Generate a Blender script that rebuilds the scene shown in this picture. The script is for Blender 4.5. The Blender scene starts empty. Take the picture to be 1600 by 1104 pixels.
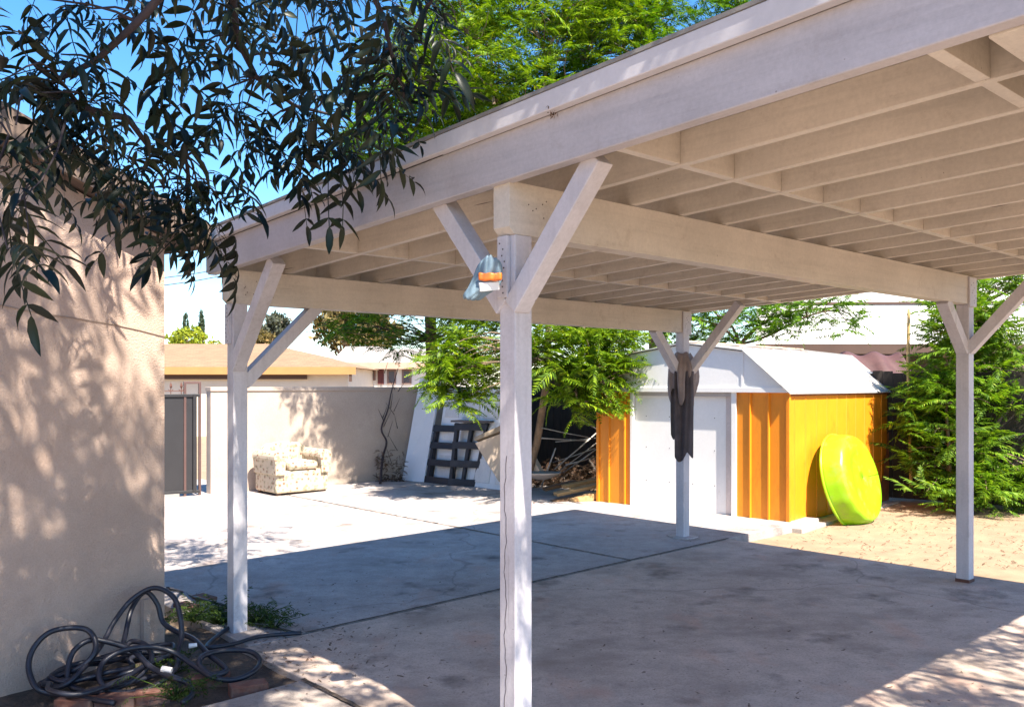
import bpy, math, random
import numpy as np
from mathutils import Vector, Matrix
random.seed(7); RNG = np.random.default_rng(11)
S = bpy.context.scene; COL = S.collection
V3 = lambda *a: np.array(a, float)

# ---------------------------------------------------------------- frame of reference
F, YH, EYE = 1374.3, 601.7, 1.65
BX, BY = .0168, 3.8545
TH = math.radians(-48.21)
U = np.array((math.cos(TH), math.sin(TH))); W = np.array((-U[1], U[0]))
G1, G2 = .0025, .0139
def gz(u, v): return G1*u + G2*v
def uvz(u, v, z):                       # yard axes -> world
    return V3(BX + u*U[0] + v*W[0], BY + u*U[1] + v*W[1], z)
def touv(x, y):
    d = np.array((x-BX, y-BY)); return d@U, d@W
def gxy(x, y):                          # ground height (slab level) at a world point
    return gz(*touv(x, y))
def at(x, y, d): return V3((x-800)/F*d, d, EYE+(YH-y)/F*d)
def grd(x, y, dz=0.):                   # world point on the slab plane seen at a pixel
    r = np.array(((x-800)/F, 1., (YH-y)/F)); o = np.array((-BX, -BY))
    a = G1*(r[:2]@U)+G2*(r[:2]@W); c = G1*(o@U)+G2*(o@W)+dz
    s = (c-EYE)/(r[2]-a); return V3(s*r[0], s*r[1], EYE+s*r[2])
def nrm(v): v = np.asarray(v, float); return v/(np.linalg.norm(v)+1e-12)

# ---------------------------------------------------------------- object helpers
def tag(o, label=None, cat=None, group=None, kind=None):
    if label: o['label'] = label
    if cat: o['category'] = cat
    if group: o['group'] = group
    if kind: o['kind'] = kind
    return o
def thing(name, loc, label, cat, group=None):
    o = bpy.data.objects.new(name, None); COL.objects.link(o)
    o.empty_display_size = .1
    o.location = Vector(loc); return tag(o, label, cat, group)
class MB:
    def __init__(s): s.v = []; s.f = []; s.n = 0
    def add(s, verts, faces):
        s.v.append(np.asarray(verts, float).reshape(-1, 3))
        s.f += [tuple(i+s.n for i in f) for f in faces]; s.n += len(s.v[-1]); return s
    def hexa(s, p):                     # 4 bottom + 4 top
        return s.add(p, [(3,2,1,0),(4,5,6,7),(0,1,5,4),(1,2,6,5),(2,3,7,6),(3,0,4,7)])
    def box(s, u0, u1, v0, v1, z0, z1, sl=0., gs=False):   # in yard axes, z sloping with u
        P = []
        for z in (z0, z1):
            for (u, v) in ((u0,v0),(u1,v0),(u1,v1),(u0,v1)):
                P.append(uvz(u, v, z + sl*u + (gz(u, v) if gs else 0)))
        return s.hexa(P)
    def abox(s, x0, x1, y0, y1, z0, z1):
        return s.hexa([(x0,y0,z0),(x1,y0,z0),(x1,y1,z0),(x0,y1,z0),(x0,y0,z1),(x1,y0,z1),(x1,y1,z1),(x0,y1,z1)])
    def bar(s, a, b, w, h, up=(0,0,1)):
        a = np.asarray(a, float); b = np.asarray(b, float); d = nrm(b-a)
        x = nrm(np.cross(d, up)); y = np.cross(x, d)
        P = []
        for c in (a, b):
            for (i, j) in ((-1,-1),(1,-1),(1,1),(-1,1)): P.append(c + x*i*w/2 + y*j*h/2)
        return s.hexa(P)
    def slab(s, bl, br, tr, tl, t):     # a panel with thickness t behind its face
        bl, br, tr, tl = [np.asarray(q, float) for q in (bl, br, tr, tl)]
        n = nrm(np.cross(br-bl, tl-bl)); 
        return s.hexa([bl, br, br-n*t, bl-n*t, tl, tr, tr-n*t, tl-n*t])
    def prism(s, poly, off):            # polygon of 3D points swept along off
        p = np.asarray(poly, float); n = len(p); q = p + np.asarray(off, float)
        fs = [tuple(range(n))[::-1], tuple(range(n, 2*n))]
        fs += [(i, (i+1) % n, n+(i+1) % n, n+i) for i in range(n)]
        return s.add(np.vstack([p, q]), fs)
    def tube(s, pts, r, seg=6, cap=True):
        pts = [np.asarray(p, float) for p in pts]; n = len(pts)
        rr = r if hasattr(r, '__len__') else [r]*n
        t0 = nrm(pts[1]-pts[0]); ref = np.array((0,0,1.)) if abs(t0[2]) < .9 else np.array((1.,0,0))
        x = nrm(np.cross(t0, ref)); vs = []
        for i in range(n):
            t = nrm(pts[min(i+1, n-1)]-pts[max(i-1, 0)])
            x = nrm(x - t*(x@t)); y = np.cross(t, x)
            for k in range(seg):
                a = 2*math.pi*k/seg; vs.append(pts[i]+rr[i]*(math.cos(a)*x+math.sin(a)*y))
        fs = [(i*seg+k, i*seg+(k+1) % seg, (i+1)*seg+(k+1) % seg, (i+1)*seg+k) for i in range(n-1) for k in range(seg)]
        if cap: fs += [tuple(range(seg))[::-1], tuple((n-1)*seg+k for k in range(seg))]
        return s.add(vs, fs)
    def grid(s, P):                     # P[i][j] surface
        P = np.asarray(P, float); a, b = P.shape[:2]
        return s.add(P.reshape(-1, 3), [(i*b+j, i*b+j+1, (i+1)*b+j+1, (i+1)*b+j) for i in range(a-1) for j in range(b-1)])
    def build(s, name, m, parent=None, loc=None, smooth=False, bevel=0, solid=0, sub=0, extra=None):
        nf0 = len(s.f)
        if extra: s.add(np.vstack(extra[0].v), extra[0].f)
        vs = np.vstack(s.v)
        if parent is not None:
            l = parent; o3 = np.zeros(3)
            while l is not None: o3 += np.array(l.location); l = l.parent
        else:
            o3 = np.asarray(loc if loc is not None else (vs[:,0].mean(), vs[:,1].mean(), vs[:,2].min()), float)
        me = bpy.data.meshes.new(name); me.from_pydata((vs-o3).tolist(), [], s.f)
        me.materials.append(m); me.update()
        if extra:
            me.materials.append(extra[1]); me.polygons.foreach_set('material_index', [0]*nf0+[1]*(len(me.polygons)-nf0))
        if smooth: me.polygons.foreach_set('use_smooth', [True]*len(me.polygons))
        o = bpy.data.objects.new(name, me); COL.objects.link(o)
        if parent is not None: o.parent = parent
        else: o.location = Vector(o3)
        if solid:
            q = o.modifiers.new('solid', 'SOLIDIFY'); q.thickness = solid; q.offset = 0
        if bevel:
            q = o.modifiers.new('bevel', 'BEVEL'); q.width = bevel; q.segments = 2; q.limit_method = 'ANGLE'; q.angle_limit = .6
        if sub:
            q = o.modifiers.new('sub', 'SUBSURF'); q.levels = sub; q.render_levels = sub
        return o
def fastmesh(name, vs, quads, m, parent=None, loc=None):
    vs = np.asarray(vs, np.float32); quads = np.asarray(quads, np.int32)
    if parent is not None: o3 = np.array(parent.location)
    else: o3 = np.asarray(loc, float)
    me = bpy.data.meshes.new(name); k = quads.shape[1]
    me.vertices.add(len(vs)); me.vertices.foreach_set('co', (vs-o3).astype(np.float32).ravel())
    me.loops.add(quads.size); me.loops.foreach_set('vertex_index', quads.ravel())
    me.polygons.add(len(quads)); me.polygons.foreach_set('loop_start', np.arange(len(quads), dtype=np.int32)*k)
    me.update(calc_edges=True); me.materials.append(m)
    o = bpy.data.objects.new(name, me); COL.objects.link(o)
    if parent is not None: o.parent = parent
    else: o.location = Vector(o3)
    return o

# ---------------------------------------------------------------- materials
def _nodes(name):
    m = bpy.data.materials.new(name); m.use_nodes = True; nt = m.node_tree
    return m, nt, nt.nodes['Principled BSDF']
def _noise(nt, scale, det=4, rough=.6, co=None, stretch=None):
    n = nt.nodes.new('ShaderNodeTexNoise'); n.inputs['Scale'].default_value = scale
    n.inputs['Detail'].default_value = det; n.inputs['Roughness'].default_value = rough
    src = co
    if stretch:
        mp = nt.nodes.new('ShaderNodeMapping'); mp.inputs['Scale'].default_value = stretch
        nt.links.new(co, mp.inputs['Vector']); src = mp.outputs[0]
    nt.links.new(src, n.inputs['Vector']); return n.outputs['Fac']
def _ramp(nt, fac, stops):
    r = nt.nodes.new('ShaderNodeValToRGB'); e = r.color_ramp.elements
    while len(e) < len(stops): e.new(.5)
    for q, (p, c) in zip(e, stops):
        q.position = p; q.color = (*c, 1) if hasattr(c, '__len__') else (c, c, c, 1)
    nt.links.new(fac, r.inputs[0]); return r.outputs[0]
def _mul(nt, a, b, fac=1., mode='MULTIPLY'):
    x = nt.nodes.new('ShaderNodeMix'); x.data_type = 'RGBA'; x.blend_type = mode
    if hasattr(fac, 'node'): nt.links.new(fac, x.inputs[0])
    else: x.inputs[0].default_value = fac
    for s, i in ((a, 6), (b, 7)):
        if hasattr(s, 'node'): nt.links.new(s, x.inputs[i])
        else: x.inputs[i].default_value = (*s, 1)
    return x.outputs[2]
def _bump(nt, bs, h, strength, dist=.01):
    b = nt.nodes.new('ShaderNodeBump'); b.inputs['Strength'].default_value = strength; b.inputs['Distance'].default_value = dist
    nt.links.new(h, b.inputs['Height']); nt.links.new(b.outputs[0], bs.inputs['Normal'])
def M(name, col, rough=.7, var=.12, scale=3., fine=40., bump=.15, bdist=.004, stretch=None, dirt=None, metal=0., dirtscale=2., spec=None, dirtlo=.5, dirthi=.75):
    m, nt, bs = _nodes(name)
    co = nt.nodes.new('ShaderNodeTexCoord').outputs['Object']
    c = np.array(col)
    a = _ramp(nt, _noise(nt, scale, 5, .6, co, stretch), [(.3, tuple(c*(1-var))), (.7, tuple(np.minimum(c*(1+var), 1)))])
    fn = _noise(nt, fine, 4, .7, co, stretch)
    a = _mul(nt, a, _ramp(nt, fn, [(.3, 1-var*.8), (.7, 1+var*.3)]))
    if dirt is not None:
        a = _mul(nt, a, dirt, _ramp(nt, _noise(nt, dirtscale, 8, .7, co, stretch), [(dirtlo, 0.), (dirthi, 1.)]), 'MIX')
    nt.links.new(a, bs.inputs['Base Color'])
    bs.inputs['Roughness'].default_value = rough; bs.inputs['Metallic'].default_value = metal
    if spec is not None: bs.inputs['Specular IOR Level'].default_value = spec
    if bump: _bump(nt, bs, fn, bump, bdist)
    return m
def leafmat(name, c1, c2, trans=.35, rough=.55, tcol=None, spec=.3):
    m, nt, bs = _nodes(name)
    g = nt.nodes.new('ShaderNodeNewGeometry'); co = nt.nodes.new('ShaderNodeTexCoord').outputs['Object']
    a = _ramp(nt, g.outputs['Random Per Island'], [(.0, tuple(np.array(c1)*.55)), (.25, c1), (.93, c2), (.97, (c2[0]*1.25, c2[1]*.95, c2[2]))])
    a = _mul(nt, a, _ramp(nt, _noise(nt, 1.3, 3, .6, co), [(.3, .7), (.7, 1.2)]))
    nt.links.new(a, bs.inputs['Base Color']); bs.inputs['Roughness'].default_value = rough
    bs.inputs['Specular IOR Level'].default_value = spec
    t = nt.nodes.new('ShaderNodeBsdfTranslucent')
    tc = _mul(nt, a, tcol or (1.3, 1.35, .5)); nt.links.new(tc, t.inputs['Color'])
    x = nt.nodes.new('ShaderNodeMixShader'); x.inputs[0].default_value = trans
    nt.links.new(bs.outputs[0], x.inputs[1]); nt.links.new(t.outputs[0], x.inputs[2])
    nt.links.new(x.outputs[0], nt.nodes['Material Output'].inputs['Surface']); return m

def paint_mat(name, col, dirt, axis='Z'):
    """old painted timber: grain and hairline checks along the member, scuffs, chips down to grey wood"""
    m, nt, bs = _nodes(name); co = nt.nodes.new('ShaderNodeTexCoord').outputs['Object']
    mp = nt.nodes.new('ShaderNodeMapping'); mp.vector_type = 'TEXTURE'
    mp.inputs['Rotation'].default_value = (0, 0, TH + (math.pi/2 if axis == 'V' else 0))
    if axis != 'Z': nt.links.new(co, mp.inputs['Vector']); lc = mp.outputs[0]; st = (.05, 1, 1)
    else: lc = co; st = (1, 1, .05)
    c = np.array(col)
    a = _ramp(nt, _noise(nt, 1.7, 6, .65, co), [(.3, tuple(c*.84)), (.7, tuple(np.minimum(c*1.06, 1)))])
    gr = _noise(nt, 30, 5, .65, lc, st)
    a = _mul(nt, a, _ramp(nt, gr, [(.32, .91), (.5, 1.), (.7, 1.03)]))
    fn = _noise(nt, 60, 5, .7, co)
    a = _mul(nt, a, _ramp(nt, fn, [(.3, .90), (.65, 1.03)]))
    a = _mul(nt, a, dirt, _ramp(nt, _noise(nt, 4.5, 9, .78, co), [(.56, 0.), (.74, .8)]), 'MIX')
    a = _mul(nt, a, (.10,.075,.06), _ramp(nt, _noise(nt, 42, 2, .5, lc, tuple(q*.6 if q < 1 else q for q in st)), [(.735, 0.), (.765, .85)]), 'MIX')
    a = _mul(nt, a, (.16,.13,.11), _ramp(nt, _noise(nt, 30, 3, .6, co), [(.73, 0.), (.77, .85)]), 'MIX')
    nt.links.new(a, bs.inputs['Base Color']); bs.inputs['Roughness'].default_value = .55
    bs.inputs['Specular IOR Level'].default_value = .3
    _bump(nt, bs, gr, .35, .004); return m

def concrete_mat(name, base, stain, lo=.5, hi=.72, oil=True):
    m, nt, bs = _nodes(name); co = nt.nodes.new('ShaderNodeTexCoord').outputs['Object']
    c = np.array(base)
    a = _ramp(nt, _noise(nt, .8, 8, .65, co), [(.3, tuple(c*.80)), (.7, tuple(c*1.10))])
    a = _mul(nt, a, _ramp(nt, _noise(nt, 6, 7, .75, co), [(.3, .78), (.7, 1.12)]))
    fn = _noise(nt, 70, 5, .8, co)
    a = _mul(nt, a, _ramp(nt, fn, [(.28, .60), (.5, 1.), (.75, 1.10)]))
    a = _mul(nt, a, stain, _ramp(nt, _noise(nt, 1.0, 8, .66, co, (1., 1.5, 1.)), [(lo, 0.), (hi, .8)]), 'MIX')
    a = _mul(nt, a, tuple(np.array(base)*(1.02,.72,.60)), _ramp(nt, _noise(nt, 1.7, 6, .6, co, (1.3, .7, 1.)), [(.56, 0.), (.72, .55)]), 'MIX')
    if oil: a = _mul(nt, a, (.06,.05,.045), _ramp(nt, _noise(nt, 1.9, 6, .62, co), [(.57, 0.), (.74, .8)]), 'MIX')
    a = _mul(nt, a, (.06,.045,.04), _ramp(nt, _noise(nt, 24, 3, .5, co), [(.70, 0.), (.75, .85)]), 'MIX')
    # wandering hairline cracks
    v = nt.nodes.new('ShaderNodeTexVoronoi'); v.feature = 'DISTANCE_TO_EDGE'; v.inputs['Scale'].default_value = .24
    w = nt.nodes.new('ShaderNodeVectorMath'); w.operation = 'MULTIPLY_ADD'
    wn = nt.nodes.new('ShaderNodeTexNoise'); wn.inputs['Scale'].default_value = 2.2; nt.links.new(co, wn.inputs['Vector'])
    nt.links.new(wn.outputs['Color'], w.inputs[0]); w.inputs[1].default_value = (.5,.5,0); nt.links.new(co, w.inputs[2]); nt.links.new(w.outputs[0], v.inputs['Vector'])
    a = _mul(nt, a, (.07,.06,.055), _ramp(nt, v.outputs['Distance'], [(.0, .35), (.0011, 0.)]), 'MIX')
    nt.links.new(a, bs.inputs['Base Color']); bs.inputs['Roughness'].default_value = .85
    bs.inputs['Specular IOR Level'].default_value = .25
    _bump(nt, bs, fn, .45, .005); return m

PAINT = paint_mat('aged_white_paint', (.61,.555,.485), (.36,.30,.25))
PAINTU = paint_mat('aged_white_paint_rafters', (.61,.555,.485), (.36,.30,.25), 'U')
PAINTV = paint_mat('aged_white_paint_beams', (.61,.555,.485), (.36,.30,.25), 'V')
PAINTCU = paint_mat('sky_tinted_white_fascia', (.47,.445,.465), (.34,.30,.30), 'U')  # same white paint, colour darkened and blued for sky-lit shade on the fascia
PAINTC = paint_mat('sky_tinted_white_paint', (.58,.555,.585), (.34,.30,.30))  # same white paint, skylight tint put into the colour of posts and braces
NAIL = M('rusty_nail', (.05,.035,.03), .7)
CRACK = M('dark_gap', (.04,.03,.03), .9)
CONC = concrete_mat('carport_concrete', (.56,.45,.38), (.25,.19,.155), .48, .72)
CONC2 = concrete_mat('drive_concrete', (.43,.38,.36), (.21,.18,.16), .54, .78)
CONC3 = concrete_mat('path_concrete', (.36,.31,.28), (.19,.15,.13))
DIRT = M('dry_dirt', (.30,.21,.135), .95, .18, 3.5, 90, .45, .008, dirt=(.22,.13,.07), dirtscale=5., dirtlo=.55, dirthi=.8)
SOIL = M('dark_soil', (.09,.065,.05), .95, .4, 8, 60, .9, .02)
STUC = M('pink_beige_stucco', (.56,.415,.335), .9, .13, 1.5, 95, 1., .012, dirt=(.42,.29,.225), dirtscale=1.4, dirtlo=.5, dirthi=.8)
BLOCK = None
ROOFING = M('grey_roll_roofing', (.22,.21,.2), .9, .15, 4, 150, .6)
FLASH = M('painted_flashing', (.56,.54,.56), .5, .08, 2, 30, .1)
SHEDO = M('mustard_shed_steel', (.76,.25,.008), .5, .10, 2, 30, .06, dirt=(.42,.13,.01), dirtscale=3.5, stretch=(1,1,.35), dirtlo=.55, dirthi=.8)
SHEDW = M('white_shed_steel', (.78,.77,.76), .45, .05, 2, 30, .05, dirt=(.55,.45,.36), dirtscale=2.5, dirtlo=.62, dirthi=.85)
SHEDR = M('greyed_shed_roof_steel', (.47,.46,.45), .5, .08, 2, 30, .05, dirt=(.33,.22,.14), dirtscale=3, dirtlo=.52, dirthi=.8)
RUST = M('rust_edge', (.30,.10,.035), .85, .3, 9, 60, .5)
GATE = M('charcoal_gate_steel', (.022,.021,.024), .5, .12, 3, 50, .1)
IRON = M('brown_iron', (.12,.05,.035), .6)
BLACKWOOD = M('black_painted_wood', (.018,.02,.03), .6, .3, 5, 50, .3)
WHITEB = M('white_board', (.72,.72,.75), .55, .05, 2, 40, .1, dirt=(.5,.46,.42), dirtlo=.65, dirthi=.9)
CARDB = M('tan_cardboard', (.58,.46,.36), .8, .08, 3, 40, .1)
LUMB = M('bare_lumber', (.55,.33,.14), .75, .2, 4, 50, .3, stretch=(1,1,6))
STEEL = M('dull_steel_pole', (.36,.34,.32), .4, .15, 6, 40, .1, metal=.3)
DARKW = M('weathered_dark_fence', (.032,.025,.021), .9, .3, 3, 40, .5, stretch=(5,5,.6))
TARP = M('maroon_tarp', (.085,.036,.034), .6, .25, 2.5, 30, .4)
TARPR = M('rust_brown_tarp', (.08,.03,.022), .7, .3, 3, 30, .4)
HOSE = M('black_rubber_hose', (.016,.018,.030), .42, .25, 6, 40, .15, dirt=(.09,.075,.065), dirtscale=7, dirtlo=.6, dirthi=.85)
BRICK = M('red_brick', (.17,.065,.045), .9, .25, 9, 60, .6, dirt=(.14,.11,.09), dirtscale=9, dirtlo=.42, dirthi=.7)
BARK = M('brown_bark', (.13,.085,.055), .95, .35, 7, 40, .9, .02, stretch=(3,3,.7))
BARKL = M('tan_branch_bark', (.26,.18,.12), .95, .3, 7, 40, .6, .01)
BARKD = M('dark_branch_bark', (.045,.032,.035), .95, .3, 7, 40, .6, .01)
BAMBOO = M('tan_bamboo', (.45,.30,.12), .6, .2, 6)
TOWG = M('grey_brown_towel', (.27,.215,.20), .95, .15, 9, 160, .8, .006)
TOWD = M('charcoal_towel', (.085,.072,.080), .95, .25, 9, 160, .8, .006)
BAGB = M('pale_blue_plastic', (.17,.25,.31), .5, .2, 14, 60, .3)
BAGO = M('orange_plastic', (.75,.17,.02), .4, .2, 20, 60, .2)
WHT = M('white_card', (.7,.72,.72), .5, .05)
POOL = None
LEAFJ = leafmat('jacaranda_green', (.035,.105,.004), (.13,.25,.008), .35)
LEAFJ2 = leafmat('jacaranda_lime', (.07,.15,.005), (.22,.33,.012), .36)
LEAFS = leafmat('sapling_green', (.08,.18,.010), (.19,.31,.02), .38)
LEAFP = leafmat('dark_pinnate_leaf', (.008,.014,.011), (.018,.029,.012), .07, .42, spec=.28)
WEED = leafmat('weed_green', (.03,.06,.008), (.06,.11,.012), .25)
FAR1 = leafmat('far_lime_leaf', (.20,.26,.02), (.34,.36,.02), .3)
FAR2 = leafmat('far_grey_leaf', (.07,.08,.06), (.14,.15,.10), .2)
FAR3 = leafmat('far_olive_leaf', (.10,.08,.03), (.24,.18,.06), .25)
FAR4 = leafmat('cypress_leaf', (.04,.07,.04), (.08,.11,.06), .15)
DRY = leafmat('dried_leaf', (.06,.035,.02), (.16,.09,.05), .15)

def block_mat():
    m, nt, bs = _nodes('beige_block_wall'); co = nt.nodes.new('ShaderNodeTexCoord').outputs['Object']
    a = _ramp(nt, _noise(nt, 1.2, 6, .6, co), [(.3, (.40,.32,.26)), (.7, (.50,.41,.34))])
    fn = _noise(nt, 60, 4, .7, co); a = _mul(nt, a, _ramp(nt, fn, [(.3, .85), (.7, 1.05)]))
    a = _mul(nt, a, (.27,.2,.15), _ramp(nt, _noise(nt, 2.2, 7, .7, co), [(.58, 0.), (.8, .6)]), 'MIX')
    nt.links.new(a, bs.inputs['Base Color']); bs.inputs['Roughness'].default_value = .9; _bump(nt, bs, fn, .4, .006)
    return m
BLOCK = block_mat()
def pool_mat():
    m, nt, bs = _nodes('lime_pool_plastic'); co = nt.nodes.new('ShaderNodeTexCoord').outputs['Object']
    a = _ramp(nt, _noise(nt, 3, 3, .5, co), [(.3, (.30,.60,.012)), (.7, (.42,.72,.015))])
    a = _mul(nt, a, (.40,.36,.16), _ramp(nt, _noise(nt, 5, 8, .75, co), [(.52, 0.), (.78, .6)]), 'MIX')
    nt.links.new(a, bs.inputs['Base Color']); bs.inputs['Roughness'].default_value = .33
    t = nt.nodes.new('ShaderNodeBsdfTranslucent'); t.inputs['Color'].default_value = (.25,.75,.02,1)
    x = nt.nodes.new('ShaderNodeMixShader'); x.inputs[0].default_value = .25
    nt.links.new(bs.outputs[0], x.inputs[1]); nt.links.new(t.outputs[0], x.inputs[2])
    nt.links.new(x.outputs[0], nt.nodes['Material Output'].inputs['Surface']); return m
POOL = pool_mat()
def floral_mat():
    m, nt, bs = _nodes('floral_upholstery'); co = nt.nodes.new('ShaderNodeTexCoord').outputs['Object']
    v = nt.nodes.new('ShaderNodeTexVoronoi'); v.inputs['Scale'].default_value = 13; nt.links.new(co, v.inputs['Vector'])
    a = _ramp(nt, v.outputs['Distance'], [(.16, (.20,.085,.06)), (.27, (.44,.35,.25)), (.5, (.48,.40,.30))])
    a = _mul(nt, a, (.20,.19,.12), _ramp(nt, _noise(nt, 16, 3, .5, co), [(.56, 0.), (.62, .8)]), 'MIX')
    nt.links.new(a, bs.inputs['Base Color']); bs.inputs['Roughness'].default_value = .9; return m
FLORAL = floral_mat()
def shingle_mat(name, c):
    m, nt, bs = _nodes(name); co = nt.nodes.new('ShaderNodeTexCoord').outputs['Object']
    b = nt.nodes.new('ShaderNodeTexBrick'); b.inputs['Scale'].default_value = 1.6
    mp = nt.nodes.new('ShaderNodeMapping'); nt.links.new(co, mp.inputs['Vector']); nt.links.new(mp.outputs[0], b.inputs['Vector'])
    c = np.array(c)
    b.inputs['Color1'].default_value = (*c, 1); b.inputs['Color2'].default_value = (*(c*.82), 1); b.inputs['Mortar'].default_value = (*(c*.6), 1)
    b.inputs['Mortar Size'].default_value = .012
    a = _mul(nt, b.outputs['Color'], _ramp(nt, _noise(nt, 3, 5, .7, co), [(.3, .85), (.7, 1.1)]))
    nt.links.new(a, bs.inputs['Base Color']); bs.inputs['Roughness'].default_value = .9; return m
SHINGLE = shingle_mat('tan_shingle', (.27,.17,.095))
PALEROOF = shingle_mat('pale_shingle', (.36,.32,.29))
CREAM = M('cream_wall', (.62,.55,.45), .8, .05)
WHITEW = M('white_wall', (.72,.70,.66), .8, .05)
OCHRE = M('ochre_fascia', (.42,.20,.07), .7, .06)
BROWN = M('brown_trim', (.075,.04,.028), .7, .1)
GLASS = M('dark_window_glass', (.10,.10,.11), .12, .05, bump=0)
SHUT = M('maroon_shutter', (.12,.03,.03), .7, .1)

# ---------------------------------------------------------------- world, sun, camera
toSun = np.append(1.9*U - .27*W, 2.62); toSun = nrm(toSun)
EL = math.asin(toSun[2]); AZ = math.atan2(toSun[0], toSun[1])
wd = bpy.data.worlds.new('World'); S.world = wd; wd.use_nodes = True
nt = wd.node_tree; sky = nt.nodes.new('ShaderNodeTexSky'); sky.sky_type = 'NISHITA'; sky.sun_disc = False
sky.sun_elevation = EL; sky.sun_rotation = AZ; sky.air_density = 1.0; sky.dust_density = .4; sky.ozone_density = 3.0
hsv = nt.nodes.new('ShaderNodeHueSaturation'); hsv.inputs['Saturation'].default_value = 1.3
nt.links.new(sky.outputs[0], hsv.inputs['Color']); nt.links.new(hsv.outputs[0], nt.nodes['Background'].inputs[0]); nt.nodes['Background'].inputs[1].default_value = .10
sl = bpy.data.lights.new('sun', 'SUN'); sl.energy = 5.0; sl.angle = math.radians(.53); sl.color = (1., .91, .78)
so = bpy.data.objects.new('sun', sl); COL.objects.link(so); so.location = Vector(toSun*30)
so.rotation_euler = Vector(toSun).to_track_quat('Z', 'Y').to_euler()
cd = bpy.data.cameras.new('camera'); cam = bpy.data.objects.new('camera', cd); COL.objects.link(cam)
cd.sensor_width = 36; cd.lens = 36*F/1600; cd.shift_y = (YH-552)/1600; cd.clip_end = 3000; cd.clip_start = .05
cam.location = (0,0,EYE); cam.rotation_euler = (math.pi/2, 0, 0); S.camera = cam
S.view_settings.view_transform = 'Standard'; S.view_settings.look = 'None'
S.view_settings.exposure = 1.7; S.view_settings.gamma = 1
S.cycles.max_bounces = 10; S.cycles.diffuse_bounces = 6

# ---------------------------------------------------------------- ground
def ground():
    us = np.concatenate([[-400,-150,-60,-25], np.linspace(-14, 8, 45), [20,60,200,400]])
    vs = np.concatenate([[-400,-100,-30,-8], np.linspace(-5, 14, 39), [25,60,200,500]])
    P = np.zeros((len(us), len(vs), 3))
    for i, u in enumerate(us):
        for j, v in enumerate(vs):
            z = gz(max(min(u, 8), -14), max(min(v, 12), -5)) - .085 + .012*math.sin(u*2.1+v)*math.sin(v*1.7)
            P[i,j] = uvz(u, v, z)
    o = MB().grid(P[::-1]).build('ground', DIRT, loc=(0,0,0), smooth=True); tag(o, kind='structure')
ground()
def slabobj(name, u0, u1, v0, v1, m, dz=0., th=.14):
    b = MB(); b.box(u0, u1, v0, v1, -th+dz, dz, 0, True)
    o = b.build(name, m, loc=(0,0,0), bevel=.006); tag(o, kind='structure'); return o
slabobj('carport_slab', -2.42, 3.2, -.15, 5.14, CONC, 0.)
slabobj('driveway', -9.75, -2.436, 3.62, 7.0, CONC2, .002)
slabobj('driveway', -12.2, -2.436, -.1, 3.605, CONC2, 0.)
slabobj('path', -1.62, 3.2, -4.5, -.166, CONC3, -.002)
slabobj('path', -2.62, -1.9, -5.2, -1.62, CONC3, -.02)
b = MB(); 
P = [uvz(u, v, gz(u, v)-.035+.012*math.sin(9*u)*math.sin(7*v)) for u in np.linspace(-3.2,-1.62,12) for v in np.linspace(-1.9,-.1,12)]
b.grid(np.array(P).reshape(12,12,3)[::-1]); tag(b.build('planting_bed', SOIL, loc=(0,0,0), smooth=True), kind='structure')

# dirt-filled joints between the slabs
def joint(pts, w):
    b = MB(); L_, R_ = [], []
    p = np.array([(u, v) for u, v in pts]); out = []
    for (a, c) in zip(p, p[1:]):
        n = max(2, int(np.linalg.norm(c-a)/.05))
        for t in np.linspace(0, 1, n, endpoint=False): out.append(a+(c-a)*t)
    out.append(p[-1]); rows = []
    for i, q in enumerate(out):
        d = nrm(out[min(i+1,len(out)-1)]-out[max(i-1,0)]); n_ = np.array((-d[1], d[0])); ww = w*(.75+.5*RNG.random()); q = q+n_*.003*RNG.normal()
        rows.append([uvz(*(q+n_*ww/2), gz(*q)+.0075), uvz(*(q-n_*ww/2), gz(*q)+.0075)])
    o = b.grid(rows).build('slab_joint', SOIL, loc=(0,0,0)); tag(o, kind='structure')
joint([(-2.428,.30),(-2.428,5.14)], .026); joint([(-9.6,3.612),(-2.44,3.612)], .018); joint([(-1.62,-.158),(3.1,-.158)], .024); joint([(-2.43,.28),(-3.1,.05)], .03)
# ---------------------------------------------------------------- the carport
SL = .036
LU, LV = 2.814, 4.889
cp = thing('carport', uvz(0, 0, 0), 'white timber carport on square posts with diagonal braces and open rafters over the concrete slab', 'carport')
H = .05
BT = 2.527                                   # rafter seat height at u = 0
def part(bm, name, m=PAINT, bevel=.004, parent=cp, extra=None): return bm.build(name, m, parent, bevel=bevel, extra=extra)
posts = [(-LU,0),(0,0),(-LU,LV),(0,LV),(2.3,0),(2.3,LV)]
for (u, v) in posts:
    z1 = 2.30+SL*u
    b = MB(); b.box(u-H, u+H, v-H, v+H, gz(u, v)-.02, z1)
    p = part(b, 'post', PAINTC)
    if (u, v) == (0, 0):                      # drying split down the front face
        c = MB(); pts = []
        for k in range(40):
            z = .02+k*.034+.003*math.sin(k*5.1); pts.append(uvz(u-.012+.006*math.sin(k*.7)+.004*math.sin(k*2.3), v-H-.0006, z))
        for a, q in zip(pts, pts[1:]): c.bar(a, q, .0026, .0012, up=tuple(np.append(-W,0)))
        c.build('split', CRACK, p)
    f = MB()
    if v > 3 and u < -1:
        n = 9; ring = []
        for k in range(n):
            a = 2*math.pi*k/n; r = .15+.035*math.sin(k*2.7); ring.append(uvz(u+r*math.cos(a), v+r*math.sin(a), gz(u,v)-.02))
        f.prism(ring, (0,0,.035)); part(f, 'footing', CONC2, .008)
    elif v > 3:
        f.box(u-.055, u+.055, v-.055, v+.055, gz(u,v)-.02, gz(u,v)+.025); part(f, 'post_base', IRON, .003)
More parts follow.
